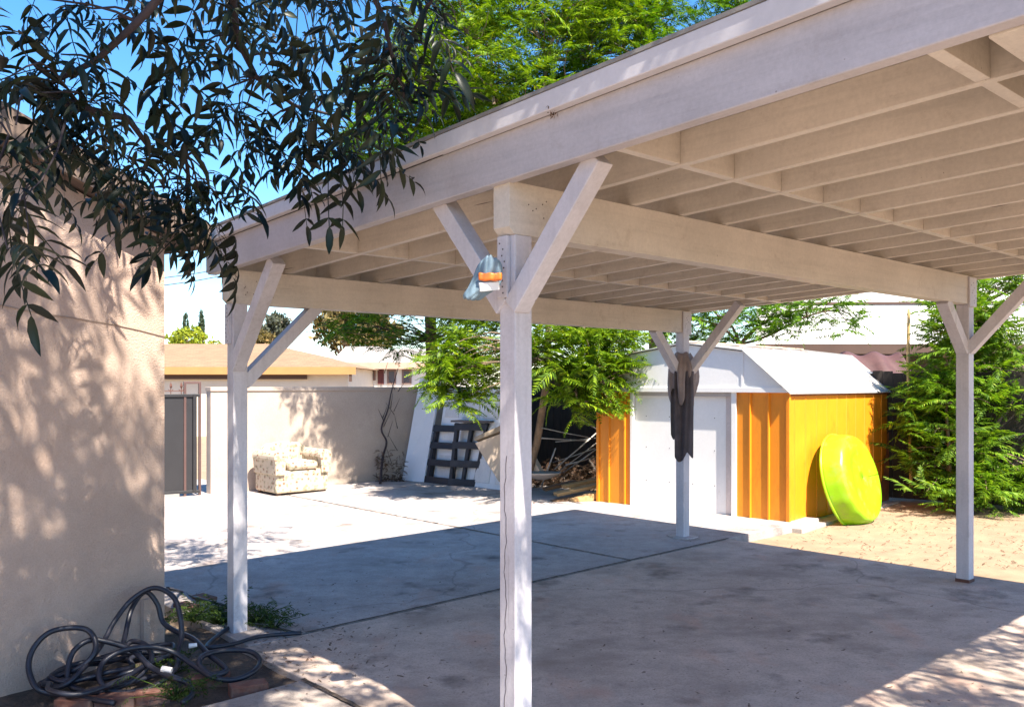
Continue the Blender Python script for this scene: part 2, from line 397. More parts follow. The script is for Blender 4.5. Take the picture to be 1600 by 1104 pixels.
for u in (-LU, 0, 2.3):
    b = MB(); zb = 2.30+SL*u; zt = BT-.002+SL*u
    # side profile in (v, z), bottom corners eased
    e = .03; prof = [(-.085+e, zb),(LV+.06, zb),(LV+.06, zt),(-.085, zt),(-.085, zb+e)]
    b.prism([uvz(u-.052, v, z) for v, z in prof], np.append(U*.104, 0))
    nb = MB()
    for k in range(11):
        c = uvz(u+.0535, .02+random.random()*.22, zb+.05+random.random()*.13); ax = np.append(U, 0); nb.tube([c-ax*.004, c], .004, 6)
    part(b, 'beam', PAINTV, extra=(nb, NAIL))
    for v in (0, LV):
        # nailed plates at the joints
        s = MB(); 
        if v == 0: s.box(u-.045, u+.02, v-H-.02, v-H-.001, zb-.27, zb-.003); cx = [(u-.045+.0325*(1+a), v-H-.0215) for a in (-.6,.5)]
        else: s.box(u+.0535, u+.068, v-.075, v+.062, zb-.02, zt-.01); cx = []
        nb = MB()
        for k in range(9):
            if v == 0:
                c = uvz(u-.03+random.random()*.035, v-H-.021, zb-.25+k*.027)
                ax = np.append(-W, 0)
            else:
                c = uvz(u+.069, v-.05+random.random()*.09, zb+.01+k*.02); ax = np.append(U, 0)
            nb.tube([c-ax*.004, c+ax*.001], .0045, 6)
        part(s, 'joint_plate', PAINTC, .002, extra=(nb, NAIL))
# front and rear rims, end rims, rafters
U0, U1 = -3.02, 2.5
VF, VB = -.12, 5.2
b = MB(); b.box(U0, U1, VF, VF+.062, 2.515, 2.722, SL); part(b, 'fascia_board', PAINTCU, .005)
b = MB(); b.box(U0, U1, VB-.04, VB, BT+.002, 2.665, SL); part(b, 'fascia_board', PAINTU)
b = MB(); b.box(U0-.035, U0-.001, VF+.002, VB, BT+.004, 2.664, SL); part(b, 'fascia_board')
b = MB(); b.box(U1+.001, U1+.04, VF, VB, BT-.01, 2.67, SL); part(b, 'fascia_board')
RS = .382; rv = []
v = .35
while v < VB-.1: rv.append(v); v += RS
for v in rv:
    b = MB(); b.box(U0, U1, v-.02, v+.02, BT, 2.666, SL); part(b, 'rafter', PAINTU, .003)
edges = [VF+.062]+[q for v in rv for q in (v-.02, v+.02)]+[VB-.04]
for uc, w in ((-1.84,.04),(.62,.04),(1.80,.045)):
    for k in range(0, len(edges), 2):
        b = MB(); z0 = BT+.004 if uc != 0 else BT+.012
        b.box(uc-w/2, uc+w/2, edges[k]+.001, edges[k+1]-.001, z0, 2.6655, SL)
        if uc != 0: part(b, 'blocking', PAINTV, .002)
b = MB(); b.box(1.955, 2.2, VF+.064, VB-.05, BT-.018, BT-.001, SL); part(b, 'soffit_board', PAINTV, .003)
b = MB(); b.box(U0-.05, U1+.05, VF+.004, VB+.003, 2.667, 2.683, SL); b.build('roof_deck', PAINTV, cp)
b = MB(); b.box(U0-.06, U1+.06, VF-.05, VB+.045, 2.8, 2.815, SL)
b.build('roofing_sheet', ROOFING, cp)
b = MB(); b.box(U0+.02, -.35, VF-.042, VF-.001, 2.7225, 2.799, SL); b.build('flashing', FLASH, cp, bevel=.004)
b = MB(); b.box(-.36, U1+.03, VF-.046, VF-.001, 2.719, 2.799, SL); b.build('flashing', FLASH, cp, bevel=.004)
b = MB(); b.box(U0-.05, U1+.05, VB+.005, VB+.04, 2.684, 2.799, SL); b.build('flashing', FLASH, cp)
b = MB(); b.box(U0-.055, U0-.012, VF, VB+.004, 2.684, 2.799, SL); b.build('flashing', FLASH, cp)
b = MB(); b.box(U1+.012, U1+.055, VF, VB+.004, 2.684, 2.799, SL); b.build('flashing', FLASH, cp)
# braces
def brace(a, c, w=.088, up=None, nails=True):
    b = MB(); a = np.asarray(a); c = np.asarray(c)
    b.bar(a, c, w, w*.95, up if up is not None else (0,0,1)); p = part(b, 'brace', PAINTC, .004); return p
def br(u, v, du, dv, z0, z1):
    L = 1.0
    a = uvz(u+du*.03, v+dv*.03, z0); c = uvz(u+du*(z1-z0), v+dv*(z1-z0), z1)
    # centre line leaves the post at z0 and meets the timber above at z1
    return brace(a, c)
zb = 2.30
br(0, -.02, .93, 0, 1.99, 2.545); br(0, -.02, -.93, 0, 1.99, 2.525)
br(-LU, -.02, .93, 0, 1.77, 2.43); br(-LU, 0, 0, 1.08, 1.66, 2.21)
br(-LU, LV, 0, -.95, 1.72, 2.21); br(-LU, LV, .95, 0, 1.72, 2.46)
br(0, LV, 0, -1.1, 1.93, 2.31); br(0, LV, .95, 0, 1.93, 2.54)

# ---------------------------------------------------------------- left house
K = grd(257, 1003); K[2] = 0
nd = nrm(V3(-.532,-.847,0)); no = V3(.847,-.532,0)          # along the wall towards us, outward
hs = thing('stucco_house', K+V3(0,0,-.1), 'pink beige stucco house wall with sloping roof edge at the left under the dark leaves', 'house')
RK = .33; RL = 4.6
def hw(k, o, z): return K + nd*k + no*o + V3(0,0,z)
b = MB(); b.prism([hw(0,0,-.15), hw(0,0,2.6), hw(RL,0,2.6+RK*RL), hw(2*RL,0,2.6), hw(2*RL,0,-.15)], -no*5.)
b.build('wall', STUC, hs)
b = MB()
for s in (0, 1):
    def q(k, o, z): return hw(k if not s else 2*RL-k, o, z)
    zz = lambda k: 2.62+RK*k
    P = [q(-.22,.13,zz(-.22)), q(RL,.13,zz(RL)), q(RL,.13,zz(RL)+.16), q(-.22,.13,zz(-.22)+.16)]
    b.prism(P, -no*5.3)
b.build('roof', shingle_mat('brown_shingle', (.14,.10,.085)), hs)
b = MB(); b.prism([hw(-.24,.131,2.52), hw(RL,.131,2.6+RK*RL), hw(RL,.131,2.79+RK*RL), hw(-.24,.131,2.71)], no*.03)
b.build('rake_board', M('brown_rake_paint', (.15,.105,.08), .7), hs)
b = MB(); b.tube([hw(k, .002, 1.965+.13*k+.012*math.sin(k*5)) for k in np.linspace(.0, 2.4, 14)], .005, 5); b.build('cable', M('stucco_painted_cable', (.33,.25,.2), .8), hs)
b = MB(); b.bar(hw(.15,.02,.0), hw(.15,.02,.30), .05, .03, up=tuple(no)); b.build('corner_strip', STUC, hs)

# ---------------------------------------------------------------- garden hose pile
def zp(x, y, d=None, lift=.02):          # zoomed hose picture -> full picture -> world
    X, Y = x*.34375, 850+y*.34375
    if d is None:
        p = grd(X, Y); 
        if Y > 985: p = grd(X, Y, .0); 
        p = p + V3(0,0,lift); return p
    return at(X, Y, d)
def catmull(P, n=8):
    P = [np.asarray(p, float) for p in P]; P = [2*P[0]-P[1]]+P+[2*P[-1]-P[-2]]; out = []
    for i in range(1, len(P)-2):
        for t in np.linspace(0, 1, n, endpoint=False):
            a, b_, c, d = P[i-1], P[i], P[i+1], P[i+2]
            out.append(.5*((2*b_)+(-a+c)*t+(2*a-5*b_+4*c-d)*t*t+(-a+3*b_-3*c+d)*t**3))
    out.append(P[-2]); return out
hz = [zp(520,738), zp(360,712), zp(240,695), zp(165,650,4.72), zp(130,560,4.78), zp(150,475,4.84), zp(215,405,4.9), zp(300,380,4.95), zp(390,385,4.97), zp(432,435,4.95), zp(425,500,4.9), zp(360,560,4.86),
      zp(230,610,4.85), zp(180,640,4.8), zp(290,640,4.75), zp(380,560,4.85), zp(465,450,5.05), zp(520,350,5.18), zp(600,250,5.28), zp(700,197,5.32), zp(785,235,5.3), zp(818,320,5.25), zp(825,420,5.2), zp(805,500,5.1),
      zp(800,560,4.95), zp(700,645,4.8), zp(570,672,4.75), zp(480,650,4.75), zp(450,590,4.8), zp(480,525,4.88), zp(570,478,4.95), zp(690,465,5.0), zp(790,490,5.03), zp(880,550,4.98), zp(960,600,4.9), zp(1060,615,4.92), zp(1150,580,4.98), zp(1182,530,5.08), zp(1140,487,5.14), zp(1040,480,5.14), zp(935,500,5.06),
      zp(905,540,4.98), zp(960,590,4.92), zp(1030,570,4.97), zp(950,500,5.1), zp(880,430,5.28), zp(800,395,5.35), zp(740,350,5.4), zp(715,270,5.42), zp(660,215,5.4), zp(600,290,5.3), zp(572,400,5.2), zp(560,470,5.1),
      zp(600,440,5.15), zp(660,455,5.1), zp(690,510,5.0), zp(650,580,4.9), zp(560,640,4.8), zp(430,672,4.75), zp(320,640,4.78), zp(310,560,4.84), zp(335,485,4.9), zp(400,437,4.96), zp(480,440,5.0), zp(600,480,5.0), zp(690,560,4.86),
      zp(790,605,4.75), zp(855,630,4.74), zp(872,680,4.66), zp(830,738)]
b = MB(); b.tube(catmull(hz, 8), .0155, 8)
hose = thing('garden_hose', grd(200,1070), 'tangled dark garden hose heaped in loops against the stucco wall corner', 'hose')
b.build('hose_line', HOSE, hose, smooth=True)
co_ = []
for k in range(46):
    a = k*.52; rr = .19+.08*math.sin(k*.37)+.04*math.sin(k*1.7)
    q = hw(.60+.08*math.sin(k*.21), .36+.05*math.cos(k*.33), .0)+(nd*math.cos(a)*rr*1.5+no*math.sin(a)*rr*.9); q[2] = gxy(q[0],q[1])+.0+.02+.035*abs(math.sin(k*.9))+.0012*k; co_.append(q)
b = MB(); b.tube(catmull(co_, 6), .0145, 8); b.build('coil', HOSE, hose, smooth=True)
b = MB(); b.tube(catmull([zp(760,200,5.34), zp(820,225), zp(900,255), zp(1010,285), zp(1060,300)], 8), .011, 6); b.tube(catmull([zp(1060,380), zp(1000,420), zp(940,480), zp(1060,466), zp(1180,432), zp(1370,415)], 8), .0135, 8); b.build('loose_end', HOSE, hose, smooth=True)
b = MB(); b.tube([zp(735,564,4.8), zp(780,573,4.8)], [.017,.017], 10); b.build('coupling', M('white_pvc', (.6,.57,.55), .4), hose)
b = MB(); b.tube([zp(858,461,5.1), zp(895,456,5.12)], [.014,.012], 10); b.build('coupling', M('white_pvc_worn', (.6,.6,.62), .4), hose)

# bricks in the bed
def brick(x, y, ang, label, dz=0.):
    c = grd(x, y); a = np.array((math.cos(ang), math.sin(ang))); n = np.array((-a[1], a[0])); P = []
    for z in (-.04, .045):
        for (i, j) in ((-1,-1),(1,-1),(1,1),(-1,1)):
            q = c[:2]+a*.1*i+n*.05*j; P.append((q[0], q[1], c[2]+z+dz-.02))
    o = MB().hexa(P).build('brick', BRICK, bevel=.006); tag(o, label, 'brick', 'bricks in the planting bed')
brick(388,1073,.5,'dusty brick edging the path, furthest from the wall'); brick(330,1060,.2,'brick under the right side of the hose heap')
brick(182,1092,.15,'red brick at the bottom edge under the hose'); brick(240,1085,.1,'red brick below the middle hose loop'); brick(120,1096,-.1,'brick at the foot of the wall left of the other bricks')
brick(320,935,-.7,'brick standing behind the wall corner by the weeds'); brick(292,948,-.6,'brick closest to the wall corner')

# ---------------------------------------------------------------- foliage makers
def rotm(yaw, pitch, roll):
    cy, sy, cp_, sp, cr, sr = math.cos(yaw), math.sin(yaw), math.cos(pitch), math.sin(pitch), math.cos(roll), math.sin(roll)
    Rz = np.array(((cy,-sy,0),(sy,cy,0),(0,0,1))); Ry = np.array(((cp_,0,-sp),(0,1,0),(sp,0,cp_))); Rx = np.array(((1,0,0),(0,cr,-sr),(0,sr,cr)))
    return Rz@Ry@Rx
def frond_proto(seed, droop, n=15):
    r = np.random.default_rng(seed); vs = []; qs = []
    def P(t): return np.array((t, .05*math.sin(3*t+seed), -droop*t*t))
    # rachis ribbon
    for k in range(4):
        a, b_ = P(k/4), P((k+1)/4); i = len(vs); w = .008
        vs += [a+(0,-w,0), a+(0,w,0), b_+(0,w*.7,0), b_+(0,-w*.7,0)]; qs.append((i,i+1,i+2,i+3))
    for k in range(n):
        t = .14+.86*k/(n-1); base = P(t); L = .23*math.sin(math.pi*(.16+.80*t))**.8*(1+.15*r.normal())
        for s in (-1, 1):
            d = np.array((.55+.15*r.normal(), s*.84, -.18-.25*abs(r.normal()))); d /= np.linalg.norm(d)
            side = np.array((d[1]*s, -d[0]*s, .12*r.normal())); w = .027*(1+.2*r.normal())
            i = len(vs); m1 = base+d*L*.35; tip = base+d*L+np.array((0,0,-.2*L*L*4))
            vs += [base, m1+side*w, tip, m1-side*w]; qs.append((i,i+1,i+2,i+3))
    return np.array(vs), np.array(qs)
FR = [frond_proto(s, d) for s, d in ((1,.15),(2,.3),(3,.45),(4,.25),(5,.6))]
def leaf_proto(seed, nl=5):
    """compound leaf: rachis with paired falcate leaflets that hang"""
    r = np.random.default_rng(100+seed); vs = []; qs = []
    dr = .25+.35*r.random()
    def P(t): return np.array((t, .06*math.sin(2.5*t+seed), -dr*t*t))
    for k in range(4):
        a, b_ = P(k/4), P((k+1)/4); i = len(vs); w = .006
        vs += [a+(0,-w,0), a+(0,w,0), b_+(0,w,0), b_+(0,-w,0)]; qs.append((i,i+1,i+2,i+3))
    lf = [(.22+.70*k/(nl-1), s) for k in range(nl) for s in (-1,1)]+[(1.,0)]
    for t, s in lf:
        base = P(t); L = .33*(1+.16*r.normal())*(1.1-.25*abs(t-.6))
        d = np.array((.62 if s else 1., s*.75, -.15)); d /= np.linalg.norm(d); g = np.array((0,0,-1.))
        hang = .35+.6*r.random(); wd_ = .043*(1+.15*r.normal()); st = (0,.12,.35,.62,.85,1.); ww = (.05,.65,1.,.85,.4,.02)
        pos = base.copy(); prev = 0; dirn = d.copy(); i0 = len(vs)
        curl = .35*r.normal()
        for q, wv in zip(st, ww):
            pos = pos + dirn*(q-prev)*L; prev = q
            dirn = dirn + g*hang*.35 + np.array((-.1,s*curl*.1,0)); dirn /= np.linalg.norm(dirn)
            sd = np.cross(dirn, (0,0,1)); sd = sd/(np.linalg.norm(sd)+1e-6); up = np.cross(sd, dirn)
            vs += [pos+sd*wd_*wv+up*wd_*wv*.45, pos, pos-sd*wd_*wv+up*wd_*wv*.45]
        for k in range(5):
            a = i0+k*3; qs += [(a,a+1,a+4,a+3),(a+1,a+2,a+5,a+4)]
    return np.array(vs), np.array(qs)
LP = [leaf_proto(s, 4+s % 2) for s in range(7)]
class Leaves:
    def __init__(s): s.v = []; s.q = []; s.n = 0
    def put(s, proto, pos, R, sc):
        v, q = proto; s.v.append((v*sc)@R.T+pos); s.q.append(q+s.n); s.n += len(v)
    def build(s, name, m, parent): return fastmesh(name, np.vstack(s.v), np.vstack(s.q), m, parent)
def ell(c, r, surf=.55):
    d = nrm(RNG.normal(size=3)); return np.asarray(c)+np.asarray(r)*d*(surf+(1-surf)*RNG.random()**.6)

def curve3(a, b_, sag=0., n=6, jit=.05):
    a = np.asarray(a); b_ = np.asarray(b_); L = np.linalg.norm(b_-a); out = []
    j1, j2 = RNG.normal(size=3)*jit*L, RNG.normal(size=3)*jit*L
    for t in np.linspace(0, 1, n):
        p = a*(1-t)+b_*t + j1*math.sin(math.pi*t) + j2*math.sin(2*math.pi*t)*.6; p[2] += sag*L*math.sin(math.pi*t); out.append(p)
    return out
def fern_tree(name, label, cat, base, top, r0, blobs, m, group=None, fl=(.34,.5), bark=BARK, limbs=9, nf=9, stems=None):
    base = np.asarray(base, float); t = thing(name, base, label, cat, group)
    tb = MB(); pts_all = []
    for (tp, rr) in (stems or [(top, r0)]):
        tr = curve3(base+V3(0,0,-.1), tp, 0, 8, .03); tb.tube(tr, np.linspace(rr, rr*.45, 8), 8); pts_all += tr[3:]
    tb.build('trunk', bark, t, smooth=True)
    lb = MB(); L = Leaves(); tips = []
    for q in (1, 2) if len(stems or []) > 2 else (): lb.tube(curve3(pts_all[1], pts_all[5*q+2], .02, 6, .02), np.linspace(.03,.02,6), 6)
    for (c, r, n) in blobs:
        for _ in range(n): tips.append(ell(c, r))
    mains = []
    order = list(range(len(tips))); random.shuffle(order)
    for i in order[:limbs]:
        near = min(pts_all, key=lambda p: np.linalg.norm(p-tips[i])+max(0, p[2]-tips[i][2])*1.2)
        cv = curve3(near, tips[i], .06, 7, .05); lb.tube(cv, np.linspace(r0*.35, .012, 7), 6); mains += cv[2:]
    src = np.array(mains+pts_all)
    for tp in tips:
        dd = np.linalg.norm(src-tp, axis=1)+np.maximum(0, src[:,2]-tp[2])*.4; near = src[dd.argmin()]
        if np.linalg.norm(near-tp) > .05: lb.tube(curve3(near, tp, .08, 5, .06), np.linspace(.012, .004, 5), 4, False)
        out = nrm(tp-near); y0 = math.atan2(out[1], out[0])
        for k in range(nf):
            yaw = y0+2*math.pi*k/nf+RNG.normal()*.3
            L.put(FR[RNG.integers(5)], tp+RNG.normal(size=3)*.07, rotm(yaw, .30+RNG.normal()*.35, RNG.normal()*.35), fl[0]+(fl[1]-fl[0])*RNG.random())
    lb.build('branches', bark, t, smooth=True)
    L.build('crown', m, t); return t
JG = 'fern leaved trees behind the carport'
J = fern_tree
fern_tree('jacaranda_tree', 'tall ferny green tree with thick dark trunk at the block wall corner', 'tree', grd(663,745), V3(-1.5,15.3,4.4), .15,
   [((-1.0,15.2,5.6),(1.9,1.8,2.7),230), ((-1.6,14.9,2.7),(1.5,1.2,.5),40), ((-1.5,12.6,5.2),(1.0,1.,1.1),60), ((-1.2,12.9,3.9),(.8,.8,.6),24)], LEAFJ, JG)
fern_tree('jacaranda_tree', 'ferny tree with drooping lime fronds standing behind the front post', 'tree', V3(.15,13.0,.08), V3(.1,13.,4.4), .09,
   [((.3,12.7,5.8),(1.9,1.5,2.4),270), ((-.62,12.1,1.85),(.5,.4,.48),40), ((.95,11.7,1.98),(.78,.5,.55),62), ((1.08,11.5,1.6),(.34,.3,.4),16), ((-.1,12.6,2.6),(1.2,.6,.4),20)], LEAFJ2, JG, stems=[(V3(-.3,13.,6.),.06),(V3(.5,12.8,6.4),.06),(V3(.1,13.1,5.5),.07)], bark=BARKL, limbs=20)
fern_tree('jacaranda_tree', 'tall ferny tree whose crown rises above the carport roof behind the shed', 'tree', V3(2.1,14.,.1), V3(2.3,13.8,5.), .11,
   [((2.5,13.4,6.0),(2.2,1.5,2.2),280),((1.6,13.6,2.9),(1.1,.7,.5),22)], LEAFJ, JG, bark=BARKL, limbs=16)
fern_tree('jacaranda_tree', 'low spreading ferny tree just above the back of the shed roof', 'tree', V3(3.7,14.2,.1), V3(3.6,13.9,2.3), .07,
   [((3.2,13.7,2.65),(1.3,.7,.35),34), ((4.7,13.6,2.75),(.8,.5,.35),14)], LEAFJ, JG, limbs=5)
fern_tree('jacaranda_sapling', 'bushy ferny sapling between the shed and the right post', 'young tree', V3(5.7,11.6,.05), V3(5.75,11.6,1.9), .03,
   [((5.75,11.5,1.05),(.6,.5,.9),66), ((5.95,11.6,2.1),(.55,.4,.75),36), ((5.6,10.9,.33),(.45,.3,.22),14)], LEAFS, 'ferny saplings at the right fence', fl=(.28,.44), limbs=5, bark=BARKL)
fern_tree('jacaranda_sapling', 'tall ferny sapling right of the right post by the fence', 'young tree', V3(6.5,12.,.06), V3(6.5,12.,2.6), .035,
   [((6.6,11.9,1.1),(.8,.55,.9),66), ((6.5,11.9,2.5),(.9,.5,.8),52), ((6.5,11.1,.4),(.6,.3,.3),14)], LEAFS, 'ferny saplings at the right fence', fl=(.34,.5), limbs=6, bark=BARKL)

# ---------------------------------------------------------------- the dark-leaved tree over the camera's left
t = thing('shade_tree', V3(-3.1,1.9,-.1), 'dark leaved tree whose hanging compound leaves fill the upper left against the sky', 'tree')
trunk = curve3(V3(-3.1,1.9,-.15), V3(-2.75,2.1,3.3), 0, 8, .02); b = MB(); b.tube(trunk, np.linspace(.17,.11,8), 10)
b.build('trunk', BARKD, t, smooth=True)
limbs = [curve3(trunk[-1], e, .08, 10, .05) for e in (V3(-.2,3.3,4.5), V3(-1.3,5.6,4.5), V3(-2.3,3.9,3.9), V3(.6,2.6,4.9), V3(-.9,2.2,5.2))]
limbs += [[at(*p) for p in q] for q in (((330,-180,3.4),(300,-60,3.4),(215,35,3.45),(150,95,3.5),(60,140,3.5),(-40,190,3.4)),
          ((330,-180,3.4),(360,-40,3.7),(370,60,3.9),(400,120,4.0),(460,165,4.1),(520,180,4.2)), ((520,-200,3.4),(560,-60,3.6),(600,30,3.7),(620,120,3.8)),
          ((60,140,3.5),(130,170,3.5),(200,185,3.7),(240,240,3.9),(290,245,4.1)), ((680,-150,3.5),(690,-30,3.6),(640,60,3.7)))]
b = MB()
for i, l in enumerate(limbs): b.tube(l, np.linspace(.06 if i < 5 else .022, .012 if i < 5 else .006, len(l)), 7)
src = np.array([p for l in limbs for p in l[1:]]+[(l[k]+l[k+1])/2 for l in limbs for k in range(1, len(l)-1)])
cl = [(30,20,3.2),(75,60,3.3),(110,25,3.4),(150,60,3.5),(35,95,3.2),(95,115,3.4),(15,150,3.),(60,175,3.2),(120,150,3.5),(170,130,3.6),(25,225,3.),(80,225,3.3),(135,205,3.5),(185,195,3.7),(200,60,3.5),
  (60,270,3.1),(110,270,3.4),(165,260,3.6),(150,230,3.5),(15,290,3.),(25,350,2.9),(45,395,2.9),(12,420,2.85),(200,285,3.8),(235,290,4.),(265,310,4.2),(285,345,4.3),(320,350,4.4),(300,310,4.3),(335,300,4.3),(345,260,4.2),(255,330,4.1),
  (300,20,3.6),(320,70,3.8),(310,105,3.8),(345,120,3.9),(335,165,4.),(370,155,4.),(330,205,4.1),(380,205,4.1),(405,245,4.2),(420,120,4.),(455,110,3.9),(470,165,4.1),(440,205,4.1),(430,260,4.2),(465,270,4.3),(490,225,4.2),(510,180,4.),(520,240,4.1),(535,275,4.2),(350,30,3.7),(400,30,3.7),(455,30,3.7),
  (510,40,3.8),(550,20,3.7),(590,30,3.6),(635,20,3.7),(570,80,3.8),(625,80,3.7),(655,50,3.7),(560,135,3.9),(600,130,3.8),(640,120,3.8),(560,190,4.),(600,190,3.9),(640,180,3.9),(620,225,4.),(660,215,3.9),(680,235,4.),(580,235,4.),(555,265,4.1),(600,60,3.8),(615,155,3.85),(580,160,3.85),(100,60,3.4),(50,130,3.3),(140,110,3.5),(90,170,3.4)]
cl += [(240,335,4.1),(265,365,4.25),(290,385,4.35),(315,390,4.4),(335,375,4.4),(350,350,4.35),(225,320,4.0)]
L = Leaves()
def cluster(p, n, sc):
    dd = np.linalg.norm(src-p, axis=1)+np.maximum(0, p[2]-src[:,2]); near = src[dd.argmin()]
    tw = curve3(near, p, .10, 6, .07); b.tube(tw, np.linspace(.006,.003,6), 4, False)
    for k in range(n):
        q = tw[-1-(k % 3)] if k % 4 else tw[-1]
        L.put(LP[RNG.integers(7)], q, rotm(RNG.random()*6.283, -.25+RNG.normal()*.45, RNG.normal()*.5), sc*(.6+.75*RNG.random()))
for (x, y, d) in cl: 
    if x < 655 and ((x*7+y*3) % 11 > 2 or (y > 265 and x < 365)): cluster(at(x, y-30, d), 3, .30)
n = 0
while n < 62:                                              # the rest of the canopy, above the frame
    u, v, z = RNG.uniform(-3.3, 2.5), RNG.uniform(-2.6, .75), RNG.uniform(3.2, 5.8)
    p = uvz(u, v, z)
    if p[1] > .2:
        x, y = 800+F*p[0]/p[1], YH-F*(p[2]-EYE)/p[1]
        if y > -190*3/p[1]-30 and x > -200 and not (x < 560 and y < 20): continue
    if np.linalg.norm(p-V3(0,0,EYE)) < 1.3: continue
    cluster(p, 5, .34); n += 1
for k in range(16):
    cluster(uvz(RNG.uniform(-3.9,-1.9), RNG.uniform(.3,1.7), RNG.uniform(3.5,4.8)), 3, .33)
# high part of the crown: the light that reaches wall and path comes through it in soft round spots
for k in range(5): 
    l = curve3(limbs[4][-1] if k % 2 else limbs[3][-1], uvz(*((1.2,-1.6,6.8),(2.6,-1.2,7.6),(.6,-2.4,6.4),(3.4,-2.,8.2),(2.,-.6,7.))[k]), .08, 8, .05); b.tube(l, np.linspace(.05,.012,8), 7); src = np.vstack([src, np.array(l[1:])])
n = 0
while n < 125:
    u0, v0, z = RNG.uniform(-4.7,-.2), RNG.uniform(-2.5,.35), RNG.uniform(4.8, 8.6); h_ = (z-.8)/2.62
    p = uvz(u0+1.9*h_, v0-.33*h_, z)
    if p[1] > .1 and YH-F*(p[2]-EYE)/p[1] > -190*3/p[1]-30: n += .05; continue
    cluster(p, 3, .52); n += 1
n = 0
while n < 12:
    cluster(uvz(RNG.uniform(.4,3.), RNG.uniform(-1.2,-.1), RNG.uniform(3.4,4.7)), 5, .33); n += 1
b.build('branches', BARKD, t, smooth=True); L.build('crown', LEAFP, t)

# a second tree to the right of the picture, whose shade dapples the slab
t = thing('shade_tree', uvz(6.3, 2.2, -.1), 'dark leaved tree right of the picture that dapples the slab', 'tree')
trunk = curve3(uvz(6.3,2.2,-.1), uvz(5.3,2.4,3.2), 0, 8, .02); b = MB(); b.tube(trunk, np.linspace(.16,.09,8), 10); b.build('trunk', BARK, t, smooth=True)
limbs = [curve3(trunk[-1], uvz(*e), .08, 8, .05) for e in ((3.0,1.6,4.6),(3.2,3.6,4.6),(4.2,.4,4.9),(5.,4.4,4.8))]
b = MB()
for l in limbs: b.tube(l, np.linspace(.06,.012,8), 7)
src = np.array([p for l in limbs for p in l[1:]]); L = Leaves(); n = 0
while n < 230:
    u, v, z = RNG.uniform(2.6, 6.), RNG.uniform(-1., 4.6), RNG.uniform(4.2, 5.6)
    p = uvz(u, v, z)
    if p[1] > .2 and 800+F*p[0]/p[1] < 1720: n += .003; continue
    cluster(p, 5, .33); n += 1
b.build('branches', BARK, t, smooth=True); L.build('crown', LEAFP, t)

# ---------------------------------------------------------------- block wall and gate
def wu(v): return -10.04+.16*(v-2.79)
b = MB(); P = []
for z in (-.15, 1.56):
    for (v, o) in ((2.86,0),(7.9,0),(7.9,-.16),(2.86,-.16)): P.append(uvz(wu(v)+o, v, z+ (0 if z > 0 else gz(-9.8, v))))
wl = thing('block_wall', uvz(-9.8,5,0), 'beige rendered block wall across the back of the driveway', 'wall')
b.hexa(P); b.build('wall_face', BLOCK, wl)
b = MB(); P = []
for z in (1.561, 1.625):
    for (v, o) in ((2.85,.02),(7.91,.02),(7.91,-.18),(2.85,-.18)): P.append(uvz(wu(v)+o, v, z))
b.hexa(P); b.build('coping', BLOCK, wl, bevel=.006)
g = thing('driveway_gate', uvz(wu(2.2),2.2,0), 'charcoal sheet metal gate with spear points beside the block wall', 'gate')
def gp(v, o, z): return uvz(wu(v)+o, v, z)
b = MB(); b.slab(gp(.6,0,.09), gp(2.66,0,.09), gp(2.66,0,1.5), gp(.6,0,1.5), .02); b.build('panel', GATE, g)
b = MB()
for z in (.07,1.5): b.bar(gp(.6,.0,z), gp(2.7,.0,z), .045, .045)
for v in (.6, 2.62): b.bar(gp(v,.01,.05), gp(v,.01,1.52), .05, .05, up=tuple(np.append(U,0)))
b.build('frame', GATE, g, bevel=.004)
b = MB()
for k in range(14):
    v = .7+k*.145
    if v > 2.45: break
    b.tube([gp(v,0,1.52), gp(v,0,1.63)], .007, 5); b.tube([gp(v,0,1.60), gp(v,0,1.635), gp(v,0,1.70)], [.006,.022,.002], 5)
    b.tube([gp(v-.035,0,1.59), gp(v,0,1.56), gp(v+.035,0,1.59)], .005, 4)
b.bar(gp(.6,0,1.565), gp(2.5,0,1.565), .012, .012)
b.build('spear_points', IRON, g)
b = MB()
for v in (2.49, 2.70): b.bar(gp(v,.0,.0), gp(v,.0,1.69), .035, .035, up=tuple(np.append(U,0)))
b.bar(gp(2.47,0,1.69), gp(2.72,0,1.69), .035, .035); b.build('gate_post', M('dark_brown_steel', (.10,.055,.05), .5), g, bevel=.003)
b = MB(); b.bar(gp(.6,.03,.03), gp(2.4,.03,.03), .04, .05); b.build('track', STEEL, g)

# ---------------------------------------------------------------- armchair
ac = thing('armchair', uvz(-9.4,3.85,.03), 'cream floral armchair with rolled arms standing against the block wall', 'armchair')
z0 = gz(-9.4,3.85)
ac_m = FLORAL
b = MB(); b.box(-9.72,-9.02,3.42,4.28,z0+.03,z0+.36); b.build('base', ac_m, ac, bevel=.03)
b = MB(); b.box(-9.60,-8.99,3.60,4.10,z0+.361,z0+.49); b.build('seat_cushion', ac_m, ac, bevel=.05)
b = MB(); b.prism([uvz(-9.76,v,z) for v, z in ((3.5,z0+.3),(4.2,z0+.3),(4.22,z0+.66),(4.1,z0+.73),(3.85,z0+.76),(3.6,z0+.73),(3.48,z0+.66))], np.append(U*.2,0)); b.build('backrest', ac_m, ac, bevel=.045)
for v in (3.47, 4.22):
    b = MB(); pr = [(v-.075,z0+.3),(v+.075,z0+.3),(v+.08,z0+.44)]+[(v+.1*math.cos(a),z0+.55+.1*math.sin(a)) for a in np.linspace(-.5,math.pi+.5,12)]+[(v-.08,z0+.44)]
    b.prism([uvz(-9.72,a,z) for a, z in pr], np.append(U*.74,0)); b.build('arm', ac_m, ac, bevel=.012)
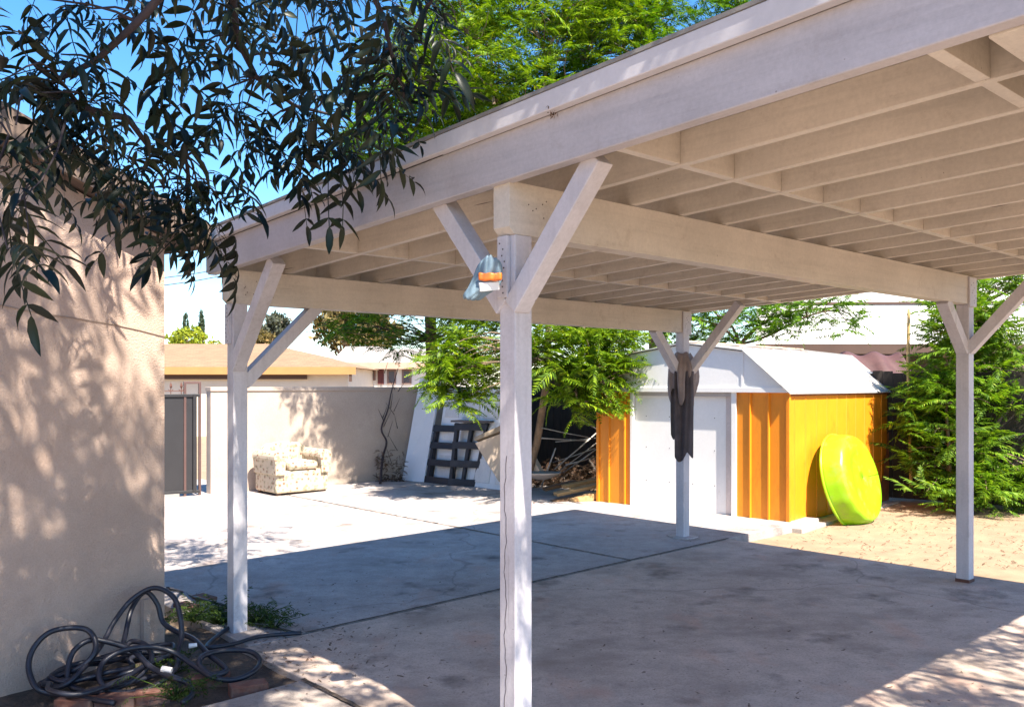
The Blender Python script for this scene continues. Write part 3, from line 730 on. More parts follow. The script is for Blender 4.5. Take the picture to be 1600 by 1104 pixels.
for (u, v) in ((-9.08,3.48),(-9.08,4.22),(-9.66,3.48),(-9.66,4.22)):
    b = MB(); b.box(u-.03,u+.03,v-.03,v+.03,z0-.01,z0+.04); b.build('foot', BROWN, ac)

# ---------------------------------------------------------------- things leaning at the back
def up(p, dv, z): return p+np.append(W*dv, z)
b = MB(); b.slab(grd(628,750), grd(662,753), at(687,598,14.85), at(656,590,15.05), .045)
tag(b.build('white_board', WHITEB, bevel=.004), 'tall narrow white board leaning left of the black pallets', 'board')
gd = thing('door_panel', grd(730,760), 'wide white door leaf with moulded panels leaning behind the black pallets', 'door')
bl, brr = grd(676,752), grd(803,768); tl, trr = up(bl,.28,1.53), up(brr,.28,1.53)
b = MB(); b.slab(bl, brr, trr, tl, .05); b.build('leaf', WHITEB, gd, bevel=.004)
def onp(s, h): return (bl*(1-s)+brr*s)*(1-h)+(tl*(1-s)+trr*s)*h
nn = nrm(np.cross(brr-bl, tl-bl))
for i in range(4):
    for j in range(3):
        b = MB(); s0, s1, h0, h1 = .04+.245*i, .22+.245*i, .05+.32*j, .29+.32*j
        o3 = nn*.012; b.slab(onp(s0,h0)+o3, onp(s1,h0)+o3, onp(s1,h1)+o3, onp(s0,h1)+o3, .011); b.build('moulded_panel', M('panel_white', (.66,.64,.64), .5) if i+j == 0 else bpy.data.materials['panel_white'], gd, bevel=.006)
def pallet(label, bl, br_, tr, tl, nr, ns, lip=False):
    t = thing('pallet', (bl+br_)/2, label, 'pallet', 'black pallets leaning on the white door')
    def q(s, h): return (bl*(1-s)+br_*s)*(1-h)+(tl*(1-s)+tr*s)*h
    n = nrm(np.cross(br_-bl, tl-bl)); w = np.linalg.norm(br_-bl); hh = np.linalg.norm(tl-bl)
    for k in range(nr):
        s = (k+.0)/(nr-1)*.9+.05; b = MB(); b.slab(q(s-.05,0), q(s+.05,0), q(s+.05,1), q(s-.05,1), .08); b.build('stringer', BLACKWOOD, t, bevel=.003)
    for k in range(ns):
        h = k/(ns-1)*.88; b = MB(); b.slab(q(0,h)+n*.021, q(1,h)+n*.021, q(1,h+.11)+n*.021, q(0,h+.11)+n*.021, .019); b.build('slat', BLACKWOOD, t, bevel=.003)
    if lip:
        b = MB(); b.slab(q(-.08,1.0)+n*.06, q(1.1,1.0)+n*.06, q(1.1,1.0)+n*.06+V3(0,0,.03), q(-.08,1.)+n*.06+V3(0,0,.03), .2); b.build('top_board', M('grey_wood_top', (.12,.1,.1), .8), t)
pallet('black pallet leaning next to the narrow white board', grd(664,753), grd(704,758), at(716,664,14.3), at(679,663,14.6), 2, 4)
pallet('black pallet with a board across its top, nearest the front post', grd(700,758), grd(742,760), at(763,661,13.7), at(711,660,14.1), 3, 4, True)
cb = thing('carton', at(775,750,13.1), 'tan flat carton tilted against the pallet behind the front post', 'carton')
b = MB(); b.slab(at(779,752,13.2), at(845,738,12.9), at(806,668,13.1), at(742,692,13.4), .14); b.build('body', CARDB, cb, bevel=.006)
b = MB(); b.slab(at(742,688,13.38), at(806,664,13.08), at(802,655,13.1), at(741,683,13.4), .15); b.build('lid', M('dark_tan_card', (.34,.27,.2), .8), cb)

# vine on the wall
b = MB(); vine = [grd(594,756)+V3(0,0,.0), at(598,715,14.6), at(604,690,14.7), at(596,670,14.7), at(606,640,14.75), at(612,610,14.8), at(622,575,14.8)]
b.tube(catmull(vine, 5), np.linspace(.022,.006,31), 6)
for k in range(14):
    p = at(592+RNG.random()*30, 575+RNG.random()*150, 14.75); b.tube([p, p+V3(.1*RNG.normal(),-.05,.18+.1*RNG.random())], [.006,.002], 4)
vt = thing('dry_vine', grd(594,756), 'bare twisted vine stem climbing the block wall corner', 'vine'); b.build('stem', BARKD, vt, smooth=True)
L = Leaves()
for k in range(170):
    p = grd(585+RNG.random()*45, 752)+V3(0,0,.02+.5*RNG.random()**2); L.put(FR[RNG.integers(5)], p, rotm(RNG.random()*6.3, .6*RNG.normal(), RNG.normal()), .10)
L.build('dead_foliage', DRY, vt)

# junk right of the front post
RG = 'loose metal poles heaped beside the shed'
rods = [((905,652),(1005,690)),((846,684),(918,688)),((868,690),(930,684)),((866,733),(932,676)),((872,737),(934,690)),((880,738),(938,697)),((864,722),(930,700)),((884,726),(934,712)),((846,668),(926,684)),((846,760),(868,700)),((838,745),(850,690)),((918,700),(936,645)),((926,706),(940,655)),((910,650),(922,690))]
names = ['lowest and thickest','long','short','bent looking','thin','pale','dull grey','slender','high lying','steep','upright','crossing','slanting','topmost']
for i, ((x0,y0),(x1,y1)) in enumerate(rods[:10]):
    d0 = 12.6+.12*i % .8; d1 = 13.1-.05*i
    if x0 > 900 and i == 0: x1, y1 = 935, 672
    b = MB(); a, c = at(x0,y0,d0), at(x1,y1,d1); m_ = (a+c)/2+V3(0,0,-.006); b.tube([a,m_,c], .008+.003*(i % 2), 6)
    tag(b.build('metal_pole', STEEL, smooth=True), 'grey metal pole in the tangled heap left of the orange shed', 'pole', RG)
PG = 'planks stacked at the shed corner'
pl = [((868,772),(935,757),'wide light plank on top of the plank stack'),((893,784),(936,772),'short thick plank at the front by the shed corner'),((880,760),(930,750),'narrow plank behind the top plank'),((862,784),(912,776),'dark plank lowest at the left of the stack'),((850,764),(900,752),'weathered plank at the back of the stack')]
for i, ((x0,y0),(x1,y1),lb) in enumerate(pl):
    d = (12.25,11.95,12.5,12.0,12.7)[i]; b = MB(); b.bar(at(x0,y0,d), at(x1,y1,d+.15), .2 if i == 0 else .14, .045 if i != 1 else .085)
    tag(b.build('plank', LUMB if i < 3 else M('old_plank_%d' % i, (.22,.12,.06), .85, .3), bevel=.004), lb, 'plank', PG)
L = Leaves()
for k in range(420):
    p = grd(838+RNG.random()*98, 762)+V3(RNG.normal()*.1, RNG.random()*1.2, .02+.28*RNG.random()**2); L.put(FR[RNG.integers(5)], p, rotm(RNG.random()*6.3, .5*RNG.normal(), RNG.normal()), .16+.1*RNG.random())
o = fastmesh('brush_pile', np.vstack(L.v), np.vstack(L.q), leafmat('dark_brush', (.02,.012,.008), (.07,.04,.022), .1), loc=grd(885,755)); tag(o, 'dark dry brush heaped under the poles and planks', 'brush', kind='stuff')
b = MB(); P = []
for i in range(7):
    row = []
    for j in range(13):
        a = math.pi*2*j/12; r = .26*(i/6); row.append(at(846,752,12.4)+V3(r*math.cos(a)*1.1, r*math.sin(a)*.7, .10*(i/6)**2+.03))
    P.append(row)
tag(MB().grid(P).build('metal_tray', M('grey_tin', (.30,.28,.27), .5, metal=.4), smooth=True, solid=.01), 'shallow grey metal tray lying beside the front post', 'tray')

# ---------------------------------------------------------------- timber fence at the back
def fence(name, label, a, c, n, h, m=DARKW):
    a = np.asarray(a, float); c = np.asarray(c, float); t = thing(name, (a+c)/2, label, 'fence'); d = nrm(c-a); nn_ = V3(d[1],-d[0],0); Lg = np.linalg.norm(c-a)
    b = MB(); w = Lg/n
    for k in range(n):
        p = a+d*(k+.5)*w; hh = h+RNG.normal()*.012; b.slab(p-d*(w*.48), p+d*(w*.48), p+d*(w*.48)+V3(0,0,hh), p-d*(w*.48)+V3(0,0,hh), .02)
    b.build('boards', m, t)
    b = MB()
    for z in (.35, h-.25): b.bar(a-nn_*.045+V3(0,0,z), c-nn_*.045+V3(0,0,z), .045, .09)
    b.build('rail', m, t)
    for k in range(0, n+1, 12):
        b = MB(); p = a+d*k*w-nn_*.10; b.bar(p, p+V3(0,0,h-.05), .09, .09, up=(1,0,0)); b.build('fence_post', m, t)
fence('board_fence', 'dark weathered board fence behind the poles and the shed', uvz(-9.3,8.05,.05), uvz(-4.2,9.3,.08), 38, 1.75)
fence('board_fence', 'dark board fence behind the ferny saplings at the right', uvz(-4.1,9.35,.08), uvz(4.5,10.8,.1), 64, 1.75)

def drape(name, label, m, xs, d, ytop, ybot, depth, fold=.06):
    n, k = len(xs), 9; P = []
    for i in range(n):
        row = []
        for j in range(k):
            t = j/(k-1); p = at(xs[i], ytop[i]*(1-t)+ybot[i]*t, d)
            p[1] += depth*(1-t)**1.6*1.0 - .0 + fold*math.sin(i*1.9+t*3.)*t + .4*fold*RNG.normal(); row.append(p)
        P.append(row)
    tag(MB().grid(P).build(name, m, smooth=True, solid=.012, sub=1), label, 'tarp')
drape('tarp', 'maroon tarp draped over a heap behind the shed roof', TARP, np.linspace(1325,1445,14), 13.4, [548+5*math.sin(i*1.3) for i in range(14)], [640]*14, .9)
drape('tarp', 'dark maroon tarp at the right edge behind the ferny sapling', TARP, np.linspace(1535,1680,14), 13.2, [560+8*math.sin(i*1.1) for i in range(14)], [690]*14, .9)
drape('tarp', 'rust brown cover on the fence above the poles', TARPR, np.linspace(826,905,9), 15.2, [574+3*math.sin(i*1.5) for i in range(9)], [603]*9, .4)
b = MB(); b.tube(catmull([V3(*at(1424,760,12.0)), at(1421,650,12.), at(1419,560,12.), at(1420,482,12.)], 6), np.linspace(.026,.02,19), 7)
tag(b.build('bamboo_pole', BAMBOO, smooth=True), 'thin tan pole standing between the shed and the right post', 'pole')

# ---------------------------------------------------------------- shed
FL = grd(935,783); FRt = grd(1232,815)
sd = nrm(FRt-FL); sd[2] = 0; sd = nrm(sd); sn = V3(-sd[1], sd[0], 0)            # along the front, backwards
SW = float(np.linalg.norm((FRt-FL)[:2])); SD = 3.1; zg = .05
sh = thing('garden_shed', FL*.5+FRt*.5, 'mustard metal shed with white sliding doors and white barn roof', 'shed')
def sp(s, q, z): return FL*V3(1,1,0)+sd*s+sn*q+V3(0,0,z)
ZE, ZK, ZP = 1.60, 2.05, 2.16; KN = .55
def ribbed(b, a, c, z0, z1, rib, first, n_out, ribw=.026, ribd=.022):
    """flat sheet with raised ribs"""
    a = np.asarray(a); c = np.asarray(c); Lg = np.linalg.norm(c-a); d = (c-a)/Lg
    xs = [0.]; off = [0.]; x = first
    while x < Lg-ribw:
        xs += [x, x+.006, x+ribw-.006, x+ribw]; off += [0, ribd, ribd, 0]; x += rib
    xs.append(Lg); off.append(0)
    b.grid([[a+d*x+n_out*o+V3(0,0,z) for z in (z0, z1)] for x, o in zip(xs, off)])
DL, DR = .585, 1.98                                        # door opening
b = MB(); ribbed(b, sp(0,0,0), sp(DL-.045,0,0), zg, ZE-.0, .26, .17, -sn); b.build('front_panel', SHEDO, sh)
b = MB(); ribbed(b, sp(DR+.09,0,0), sp(SW,0,0), zg, ZE-.0, .235, .17, -sn); b.build('front_panel', SHEDO, sh)
b = MB(); ribbed(b, sp(SW,0,0), sp(SW,SD,0), zg, ZE, .30, .14, sd, .016, .008); b.build('side_panel', SHEDO, sh)
b = MB(); ribbed(b, sp(0,SD,0), sp(0,0,0), zg, ZE, .30, .14, -sd, .016, .008); b.build('side_panel', SHEDO, sh)
b = MB(); ribbed(b, sp(SW,SD,0), sp(0,SD,0), zg, ZE, .30, .14, sn); b.build('rear_panel', SHEDO, sh)
for s in (0, SW):
    b = MB(); b.bar(sp(s,.0,zg), sp(s,.0,ZE), .045, .045, up=tuple(sn)); b.build('corner_trim', SHEDO, sh, bevel=.006)
for (s0, s1) in ((DL-.05, DL), (DR+.03, DR+.095)):
    b = MB(); b.slab(sp(s0,-.022,zg), sp(s1,-.022,zg), sp(s1,-.022,ZE-.03), sp(s0,-.022,ZE-.03), .05); b.build('door_jamb', SHEDW, sh, bevel=.005)
mid = (DL+DR)/2
for (s0, s1, q) in ((DL+.004, mid+.01, .02), (mid+.012, DR-.07, .035)):
    b = MB(); b.slab(sp(s0,q,zg+.03), sp(s1,q,zg+.03), sp(s1,q,ZE-.08), sp(s0,q,ZE-.08), .02); dr = b; b = MB()
    for zz_ in (.42,.85,1.25):
        for e in (.25,.75):
            c = sp(s0+(s1-s0)*e, q, zz_); b.tube([c+sn*.002, c-sn*.004], .007, 6)
    dr.build('sliding_door', SHEDW, sh, bevel=.003, extra=(b, NAIL))
b = MB(); b.slab(sp(DR-.066,.03,zg+.03), sp(DR+.028,.03,zg+.03), sp(DR+.028,.03,ZE-.08), sp(DR-.066,.03,ZE-.08), .02); b.build('door_edge', M('pinkish_shed_white', (.60,.52,.50), .5), sh)
b = MB(); b.slab(sp(DL-.02,-.012,ZE-.085), sp(DR+.05,-.012,ZE-.085), sp(DR+.05,-.012,ZE-.03), sp(DL-.02,-.012,ZE-.03), .03); b.build('door_track', M('grey_door_track', (.42,.38,.36), .5), sh)
b = MB(); b.slab(sp(DL-.02,-.01,zg-.005), sp(DR+.05,-.01,zg-.005), sp(DR+.05,-.01,zg+.028), sp(DL-.02,-.01,zg+.028), .08); b.build('threshold', RUST, sh)
gab = [(0,ZE),(SW,ZE),(SW-KN,ZK),(SW/2,ZP),(KN,ZK)]
b = MB(); b.prism([sp(s,-.03,z) for s, z in [(-.02,ZE-.03),(SW+.02,ZE-.03)]+gab[1:]+[gab[0]]], sn*.03); b.build('gable', SHEDW, sh)
b = MB(); b.prism([sp(s,SD,z) for s, z in gab], sn*.02); b.build('gable', SHEDW, sh)
b = MB(); b.slab(sp(-.03,-.045,ZE-.035), sp(SW+.03,-.045,ZE-.035), sp(SW+.03,-.045,ZE+.025), sp(-.03,-.045,ZE+.025), .014); b.build('header_strip', SHEDW, sh, bevel=.003)
b = MB(); b.slab(sp(SW-KN-.03,-.038,ZE+.026), sp(SW-KN+.0,-.038,ZE+.026), sp(SW-KN+.0,-.038,ZK-.02), sp(SW-KN-.03,-.038,ZK-.02), .007); b.build('gable_seam', SHEDW, sh)
rp = [(-.05,ZE-.05),(KN,ZK+.012),(SW/2,ZP+.012),(SW-KN,ZK+.012),(SW+.05,ZE-.05)]
for i in range(4):
    (s0,z0_),(s1,z1_) = rp[i], rp[i+1]
    b = MB(); nseg = 5
    for k in range(nseg):
        q0, q1 = -.07+(SD+.16)*k/nseg, -.07+(SD+.16)*(k+1)/nseg-.004
        b.hexa([sp(s0,q0,z0_), sp(s1,q0,z1_), sp(s1,q1,z1_), sp(s0,q1,z0_), sp(s0,q0,z0_+.014), sp(s1,q0,z1_+.014), sp(s1,q1,z1_+.014), sp(s0,q1,z0_+.014)])
        b.hexa([sp(s0,q1-.01,z0_+.0145), sp(s1,q1-.01,z1_+.0145), sp(s1,q1+.012,z1_+.0145), sp(s0,q1+.012,z0_+.0145), sp(s0,q1-.01,z0_+.026), sp(s1,q1-.01,z1_+.026), sp(s1,q1+.012,z1_+.026), sp(s0,q1+.012,z0_+.026)])
    b.build('roof_panel', SHEDR, sh)
b = MB(); b.bar(sp(SW+.012,.0,ZE-.045), sp(SW+.012,SD,ZE-.045), .012, .06); b.build('eave_trim', RUST, sh)
b = MB(); b.bar(sp(SW/2,-.08,ZP+.035), sp(SW/2,SD+.1,ZP+.035), .16, .02); b.build('ridge_cap', M('rusty_white_steel', (.6,.45,.33), .7, .2, 4, 30, .1, dirt=(.3,.13,.05), dirtscale=5), sh)
b = MB(); P = []; b.prism([sp(SW+.02,SD-.35,zg), sp(SW+.02,SD-.02,zg), sp(SW+.02,SD-.02,1.0), sp(SW+.02,SD-.08,.98), sp(SW+.02,SD-.12,.7), sp(SW+.02,SD-.2,.62), sp(SW+.02,SD-.22,.4), sp(SW+.02,SD-.33,.3)], sd*.004); b.build('rust_patch', RUST, sh)
b = MB(); P = []
for z in (-.1, .045):
    for (s, q) in ((-.1,-.12),(SW+.22,-.12),(SW+.22,SD+.1),(-.1,SD+.1)): P.append(sp(s,q,z))
o = b.hexa(P).build('shed_pad', concrete_mat('pad_concrete', (.42,.39,.36), (.3,.26,.22), .6, .85, False), bevel=.01); tag(o, kind='structure')
# dry leaves lying on the shed roof
L = Leaves()
for k in range(90):
    q = RNG.random()*SD; s = SW/2+.05+RNG.random()*(SW/2-KN)*.9; z = ZP-(ZP-ZK)*(s-SW/2)/(SW/2-KN)+.03; L.put(FR[RNG.integers(5)], sp(s,q,z), rotm(RNG.random()*6.3,0,0), .10)
o = fastmesh('fallen_leaves', np.vstack(L.v), np.vstack(L.q), leafmat('orange_litter', (.25,.11,.03), (.4,.2,.07), .1), loc=sp(SW/2,1,ZP)); tag(o, 'brown leaf litter lying on the white shed roof', 'leaves', kind='stuff')

# ---------------------------------------------------------------- paddling pool
pc = sp(SW+.37, .98, .0); pc[2] = .52
ax = nrm(sd*math.cos(math.radians(15))+V3(0,0,math.sin(math.radians(15)))); e1 = sn; e2 = np.cross(ax, e1)
po = thing('paddling_pool', pc*V3(1,1,0)+V3(0,0,-.03), 'lime green plastic paddling pool tipped up against the shed side', 'paddling pool')
def ringp(r, h, n=48, rib=0.): return [pc+ax*h+(e1*math.cos(a)+e2*math.sin(a))*r*1.07*(1+rib*math.cos(16*a)) for a in np.linspace(0, 2*math.pi, n+1)]
b = MB(); b.grid([ringp(.535,-.13,96), ringp(.525,-.10,96,.004), ringp(.505,0,96,.010), ringp(.485,.07,96,.006), ringp(.465,.098,96), ringp(.44,.108,96), ringp(.3,.108,96), ringp(.29,.103,96), ringp(.12,.1035,96), ringp(.0001,.104,96)][::-1]); b.build('basin', POOL, po, smooth=True, solid=.006)
b = MB(); b.tube(ringp(.54,-.13,48), .016, 8); b.build('rim', POOL, po, smooth=True)

# ---------------------------------------------------------------- towels on the far post
cb_ = uvz(-LU, LV, 0)
def towel(name, label, m, rows, seed):
    r = np.random.default_rng(seed); P = []
    for (z, rad, ecc) in rows:
        row = []
        for k in range(33):
            a = -2.9+k/32*3.6; fo = 1+(.16*math.sin(k*.8+seed+z*7)+.10*math.sin(k*1.9-z*5))*min(1, (2.05-z)*3)+.012*r.normal()
            d = np.append(U*math.cos(a)+W*math.sin(a), 0); d[:2] *= rad*fo; row.append(cb_+d+V3(0,0,z+ecc*math.sin(k*.55+seed)))
        P.append(row)
    tag(MB().grid(P).build(name, m, smooth=True, solid=.008, sub=1), label, 'towel', 'towels hung on the far post')
towel('towel', 'grey brown towel bunched round the far post below its braces', TOWG, [(1.99,.075,.01),(1.96,.09,.015),(1.90,.13,.02),(1.78,.148,.03),(1.66,.142,.05),(1.52,.125,.10)], 2)
def hang(label, m, s0, s1, z0, z1, seed, vo, taper):
    P = []; r = np.random.default_rng(seed)
    for i in range(22):
        t = i/21; row = []; z = z0+(z1-z0)*t
        for k in range(25):
            s = k/24; w = (1-taper*t**2); uo = (s-.5)*(s1-s0)*w+(s0+s1)/2; fold = .014*math.sin(s*9+seed+t*1.2)+.006*math.sin(s*21+t*3+seed)
            zz_ = z - (.09*abs(math.sin(s*4.2+.3)))*t**3 + .05*s*t + .002*r.normal()*t
            p = cb_+np.append(U*(.085+fold+vo)+W*0, 0); 
            right = nrm(V3(.98,-.19,0)); front = V3(-.19,-.98,0)
            p = cb_ + right*uo + front*(.085+vo+fold) + V3(0,0,zz_); row.append(p)
        P.append(row)
    tag(MB().grid(P).build('towel', m, smooth=True, solid=.008, sub=1), label, 'towel', 'towels hung on the far post')
hang('long charcoal towel hanging lowest on the far post', TOWD, -.085, .112, 1.80, .93, 1, .035, .04)
hang('short dark towel on the left side of the far post', M('brown_black_towel', (.075,.06,.055), .95, .2, 9, 160, .8), -.125, -.01, 1.62, 1.16, 4, -.02, .1)
# bag wedged at the front post brace
bg = thing('plastic_bag', at(760,450,3.85), 'crumpled pale blue plastic bag with orange band wedged behind the front post brace', 'bag')
def bagp(x, y, d): return at(x, y, d)
P = []
for (xa, ya, xb, yb) in ((762,401,776,405),(748,411,786,414),(744,424,786,430),(738,438,784,446),(731,450,766,457),(726,459,756,463),(723,468,744,470)):
    row = []
    for k in range(13):
        t = k/12; p = at(xa*(1-t)+xb*t, ya*(1-t)+yb*t, 3.74); p[1] += -.045*math.sin(math.pi*t)+.018*math.sin(k*2.1+ya)+.006*RNG.normal(); p[2] += .007*RNG.normal(); p[0] += .004*RNG.normal(); row.append(p)
    P.append(row)
MB().grid(P).build('bag_body', BAGB, bg, smooth=True, solid=.02, sub=1)
P = [[at(x, y+3*math.sin(x*.4)*.3, 3.675+.004*math.sin(x*.9)) for x in np.linspace(748,784,12)] for y in (426,430,434,439)]
MB().grid(P).build('orange_band', BAGO, bg, smooth=True, solid=.018, sub=1)
b = MB(); b.slab(at(750,456,3.68), at(781,453,3.70), at(780,440,3.69), at(749,442,3.67), .03); b.build('white_card', WHT, bg, bevel=.003)
# dead leaf clump on the roof edge
L = Leaves(); c = at(859,163,3.5)
for k in range(10): L.put(LP[k % 7], c+V3(.006*RNG.normal(),.004*RNG.normal(),.03-.006*k), rotm(RNG.random()*6.3, -1.1+.4*RNG.normal(), RNG.normal()), .045+.02*RNG.random())
b = MB(); b.tube([at(862,148,3.52), at(860,160,3.5), at(856,176,3.49)], .004, 5)
t = thing('dead_leaf_clump', c, 'small clump of dead brown leaves caught on the carport roof edge', 'leaves'); b.build('twig', BARKD, t); L.build('leaf_clump', DRY, t)

# ---------------------------------------------------------------- weeds and litter
WG = 'weeds round the left post'
def weed(x, y, n, sc, label):
    c = grd(x, y); L = Leaves(); starts = []
    for k in range(n):
        p = c+V3(RNG.normal()*.10, RNG.normal()*.08, .01+.10*RNG.random()); L.put(LP[RNG.integers(7)], p, rotm(RNG.random()*6.3, .45+.4*RNG.normal(), RNG.normal()*.5), .8*sc*(.6+.8*RNG.random())); starts.append(p)
    tb = MB()
    for p in starts: tb.tube([c+V3(0,0,-.01), (c+p)/2+V3(0,0,.015), p], [.003,.0025,.002], 4)
    sv = np.vstack(tb.v); sq = np.array([f for f in tb.f if len(f) == 4])
    o = fastmesh('weed', np.vstack(L.v+[sv]), np.vstack(L.q+[sq+L.n]), WEED, loc=c); tag(o, label, 'weed', WG)
weed(305,968,60,.10,'low green weed nearest the house corner'); weed(340,974,55,.10,'low green weed just left of the left post'); weed(402,972,55,.10,'green weed right of the left post')
weed(428,980,30,.09,'small weed furthest right of the left post'); weed(372,962,35,.10,'weed behind the left post foot'); weed(270,1050,30,.08,'weed growing inside the hose loops'); weed(275,1090,35,.08,'weed at the bottom edge under the hose')
L = Leaves()
for k in range(620):
    if k < 400: x, y = 400+abs(RNG.normal())*120, 1000+RNG.normal()*32+RNG.random()*30
    elif k < 500: x, y = 260+RNG.random()*500, 775+RNG.random()*200
    else: x, y = 840+RNG.random()*750, 790+RNG.random()*310
    p = grd(x, y)+V3(0,0,.008)
    L.put((LP[0][0][20:38], LP[0][1][4:14]-20) if False else FR[RNG.integers(5)], p, rotm(RNG.random()*6.3, 0.1*RNG.normal(), .2*RNG.normal()), .012+.04*RNG.random()**2)
o = fastmesh('fallen_leaves', np.vstack(L.v), np.vstack(L.q), DRY, loc=grd(600,1000)); tag(o, 'dry leaf bits scattered over the concrete', 'leaves', kind='stuff')
L = Leaves()
for k in range(900):
    x, y = 1210+RNG.random()*390, 792+RNG.random()**1.8*100
    p = grd(x, y, -.08)
    uu, vv = touv(p[0], p[1])
    if vv < 5.2 or (uu < -2.3): continue
    L.put(FR[RNG.integers(5)], p+V3(0,0,.018), rotm(RNG.random()*6.3, .1*RNG.normal(), .2*RNG.normal()), .02+.05*RNG.random()**2)
o = fastmesh('fallen_leaves', np.vstack(L.v), np.vstack(L.q), DRY, loc=grd(1450,830)); tag(o, 'dry leaf litter on the bare dirt at the right', 'leaves', kind='stuff')

# ---------------------------------------------------------------- neighbours
def house(name, label, x0, x1, d, yeave, yridge, dr, mw, mr, fas, ground_z=-.6):
    zE = at(0,yeave,d)[2]; zR = at(0,yridge,d+dr)[2]; X0, X1 = (x0-800)/F*d, (x1-800)/F*d
    t = thing(name, V3((X0+X1)/2,d+dr,ground_z), label, 'house')
    MB().abox(X0+.3, X1-.3, d+.35, d+2*dr-.3, ground_z, zE).build('wall', mw, t)
    a, c = V3(X0,d,zE), V3(X1,d,zE); e, f = V3(X0+dr*.0,d+dr,zR), V3(X1-dr*.9,d+dr,zR); g_, h_ = V3(X1,d+2*dr,zE), V3(X0,d+2*dr,zE)
    b = MB(); dz = V3(0,0,.12)
    b.add([a,c,f,e,g_,h_], [(0,1,2,3),(1,4,2),(4,5,3,2),(5,0,3),(0,5,4,1)]); b.build('roof', mr, t)
    MB().abox(X0, X1, d-.03, d-.001, zE-.22, zE+.02).build('fascia', fas, t)
    return t, X0, X1, zE
t, X0, X1, zE = house('neighbour_house', 'low house with tan shingle roof behind the gate and block wall', 90, 556, 28, 574, 537, 4.5, CREAM, SHINGLE, OCHRE)
MB().abox((200-800)/F*28, (476-800)/F*28, 28.2, 28.34, at(0,592,28)[2], at(0,585,28)[2]).build('eave_beam', BROWN, t)
MB().abox((546-800)/F*28.1, (550-800)/F*28.1, 28.0, 28.1, at(0,596,28)[2], at(0,576,28)[2]).build('downpipe', BROWN, t)
t, X0, X1, zE = house('neighbour_house', 'small white house with pale hip roof and dark windows right of the tan roofed house', 515, 690, 33, 567, 541, 3.2, WHITEW, PALEROOF, M('pale_brown_fascia', (.45,.3,.22), .7))
def window(t, x0, x1, y0, y1, d, m=GLASS, name='window'):
    f_ = MB(); f_.abox((x0-800)/F*d, (x1-800)/F*d, d-.05, d-.005, at(0,y1,d)[2], at(0,y0,d)[2]); f_ = f_.build(name, M('window_frame_brown', (.2,.13,.11), .6) if m is GLASS else m, t)
    if m is GLASS:
        e = .07; q = MB(); q.abox((x0-800)/F*d+e, (x1-800)/F*d-e, d-.06, d-.052, at(0,y1,d)[2]+e, at(0,y0,d)[2]-e); q.build('pane', GLASS, f_)
window(t, 569, 587, 577, 594, 33.35); window(t, 605, 619, 577, 600, 33.35); window(t, 628, 643, 577, 600, 33.35)
window(t, 590.5, 600, 577, 600, 33.35, SHUT, 'shutter')
house('neighbour_house', 'far white house with pale roof peeking left of the thick tree trunk', 600, 760, 42, 556, 545, 3.5, WHITEW, PALEROOF, OCHRE)
t = thing('outbuilding', V3(8.5,19,0), 'long building with pale sunlit roof behind the maroon tarp', 'building')
MB().abox(5.3, 14, 17.3, 21.5, -.3, 2.35).build('wall', M('dark_brown_wall', (.07,.05,.04), .9), t)  # wall is plain dark brown all over
b = MB(); b.slab((4.6,16.6,2.42), (14.5,16.6,2.42), (14.5,20.0,4.3), (5.6,20.0,4.3), .1); b.build('roof', M('white_roof', (.62,.60,.57), .8, .06), t)
MB().abox(4.6, 14.5, 16.55, 16.595, 2.24, 2.43).build('fascia', BROWN, t)
b = MB(); b.bar((5.0,18.2,3.33), (14.4,18.2,3.40), .06, .05); b.build('roof_batten', BROWN, t)

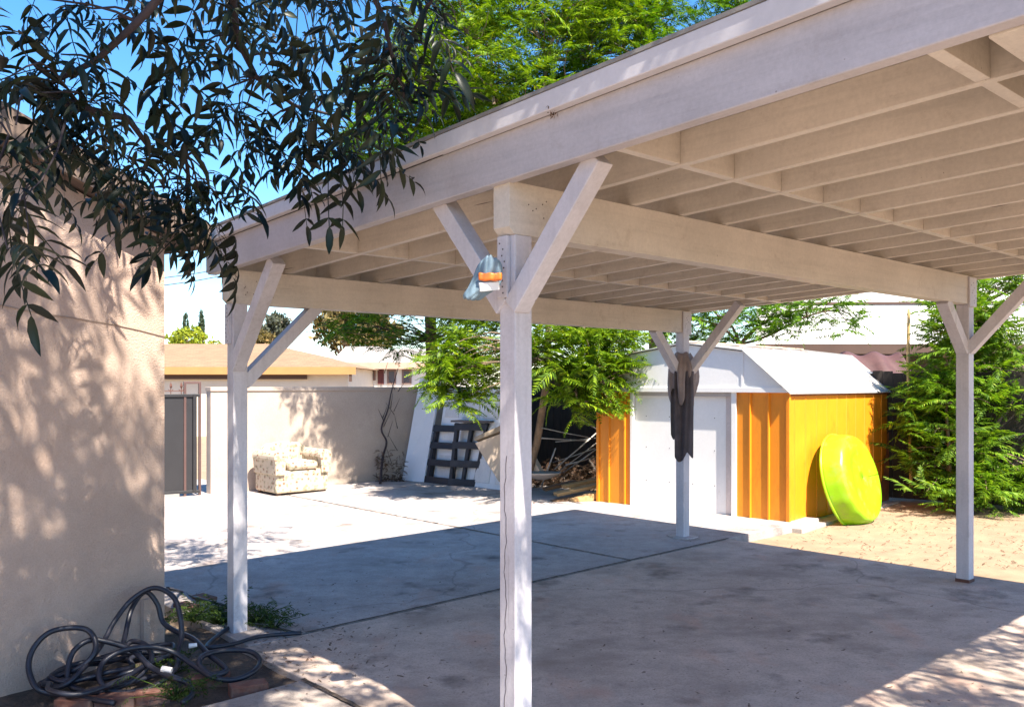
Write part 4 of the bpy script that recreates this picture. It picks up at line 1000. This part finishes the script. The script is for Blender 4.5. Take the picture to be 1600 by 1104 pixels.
# far trees
def blob_tree(name, label, blobs, base, r0, m, n, sz, group=None):
    base = np.asarray(base, float); t = thing(name, base, label, 'tree', group)
    b = MB(); top = np.asarray(blobs[0][0]); b.tube(curve3(base, top, 0, 5, .02), np.linspace(r0, r0*.4, 5), 7)
    for (c, r) in blobs:
        for k in range(4): b.tube(curve3(base*.4+top*.6, ell(c, r, .4), .05, 5, .05), np.linspace(r0*.4,.02,5), 5)
    b.build('trunk', BARK, t, smooth=True)
    V_ = []; Q = []; tot = 0
    for (c, r) in blobs:
        nc = 45
        for k in range(nc):
            cc = ell(c, r, .45)
            for j in range(n//nc):
                p = cc+RNG.normal(size=3)*np.asarray(r)*.13; R = rotm(RNG.random()*6.3, RNG.normal(), RNG.normal()*1.5); s = sz*(.5+RNG.random())
                V_.append(np.array(((-s,0,0),(0,-s*.4,0),(s,0,0),(0,s*.4,0)))@R.T+p); Q.append(np.arange(4)+tot); tot += 4
    fastmesh('crown', np.vstack(V_), np.array(Q), m, t)
def px(x, y, d): return tuple(at(x, y, d))
blob_tree('round_tree', 'round yellow green tree behind the tan shingle roof', [(px(296,532,44),(1.15,1.1,.62))], V3(-16.2,44,-.5), .15, FAR1, 2600, .10)
for x, lab, yt in ((290,'slim cypress spire left of its pair behind the round tree',488), (315,'slim cypress spire right of its pair behind the round tree',484)):
    d = 70; c = at(x, 512, d); top = at(x, yt, d); blob_tree('cypress_tree', lab, [(tuple(c),(.22,.22,float(top[2]-c[2])))], V3(c[0],d,-.5), .12, FAR4, 1400, .10, 'cypresses on the skyline')
blob_tree('grey_tree', 'feathery grey green tree above the tan roof between the post braces', [(px(432,520,48),(.95,.9,.9)), (px(430,507,48),(.5,.5,.6))], V3(-12.9,48,-.5), .15, FAR2, 1500, .13)
blob_tree('low_tree', 'low orange green bush crown on the tan roof ridge left of the grey tree', [(px(410,530,45),(.6,.6,.4))], V3(-12.8,45,-.5), .1, FAR3, 1200, .09)
blob_tree('broad_tree', 'broad olive brown tree behind the small white house', [(px(535,515,46),(1.5,1.3,1.1)), (px(575,530,45),(1.3,1.2,.8)), (px(520,496,46),(1.0,1.0,.7)), (px(600,505,46),(1.2,1.,.8))], V3(-8.2,46,-.5), .22, FAR3, 1500, .14)
# service wires
for i, (a, c) in enumerate((((200,440,20),(520,362,24)), ((200,452,20),(520,372,24)), ((-60,115,20),(420,225,30)))):
    b = MB(); A, C = at(*a), at(*c); b.tube([A*(1-t)+C*t+V3(0,0,-.25*math.sin(math.pi*t)) for t in np.linspace(0,1,14)], .010, 4)
    tag(b.build('overhead_wire', BARKD), ('upper thin wire crossing the gap between house and carport','lower thin wire crossing the gap between house and carport','thin wire high in the sky behind the dark leaves')[i], 'wire', 'overhead wires')
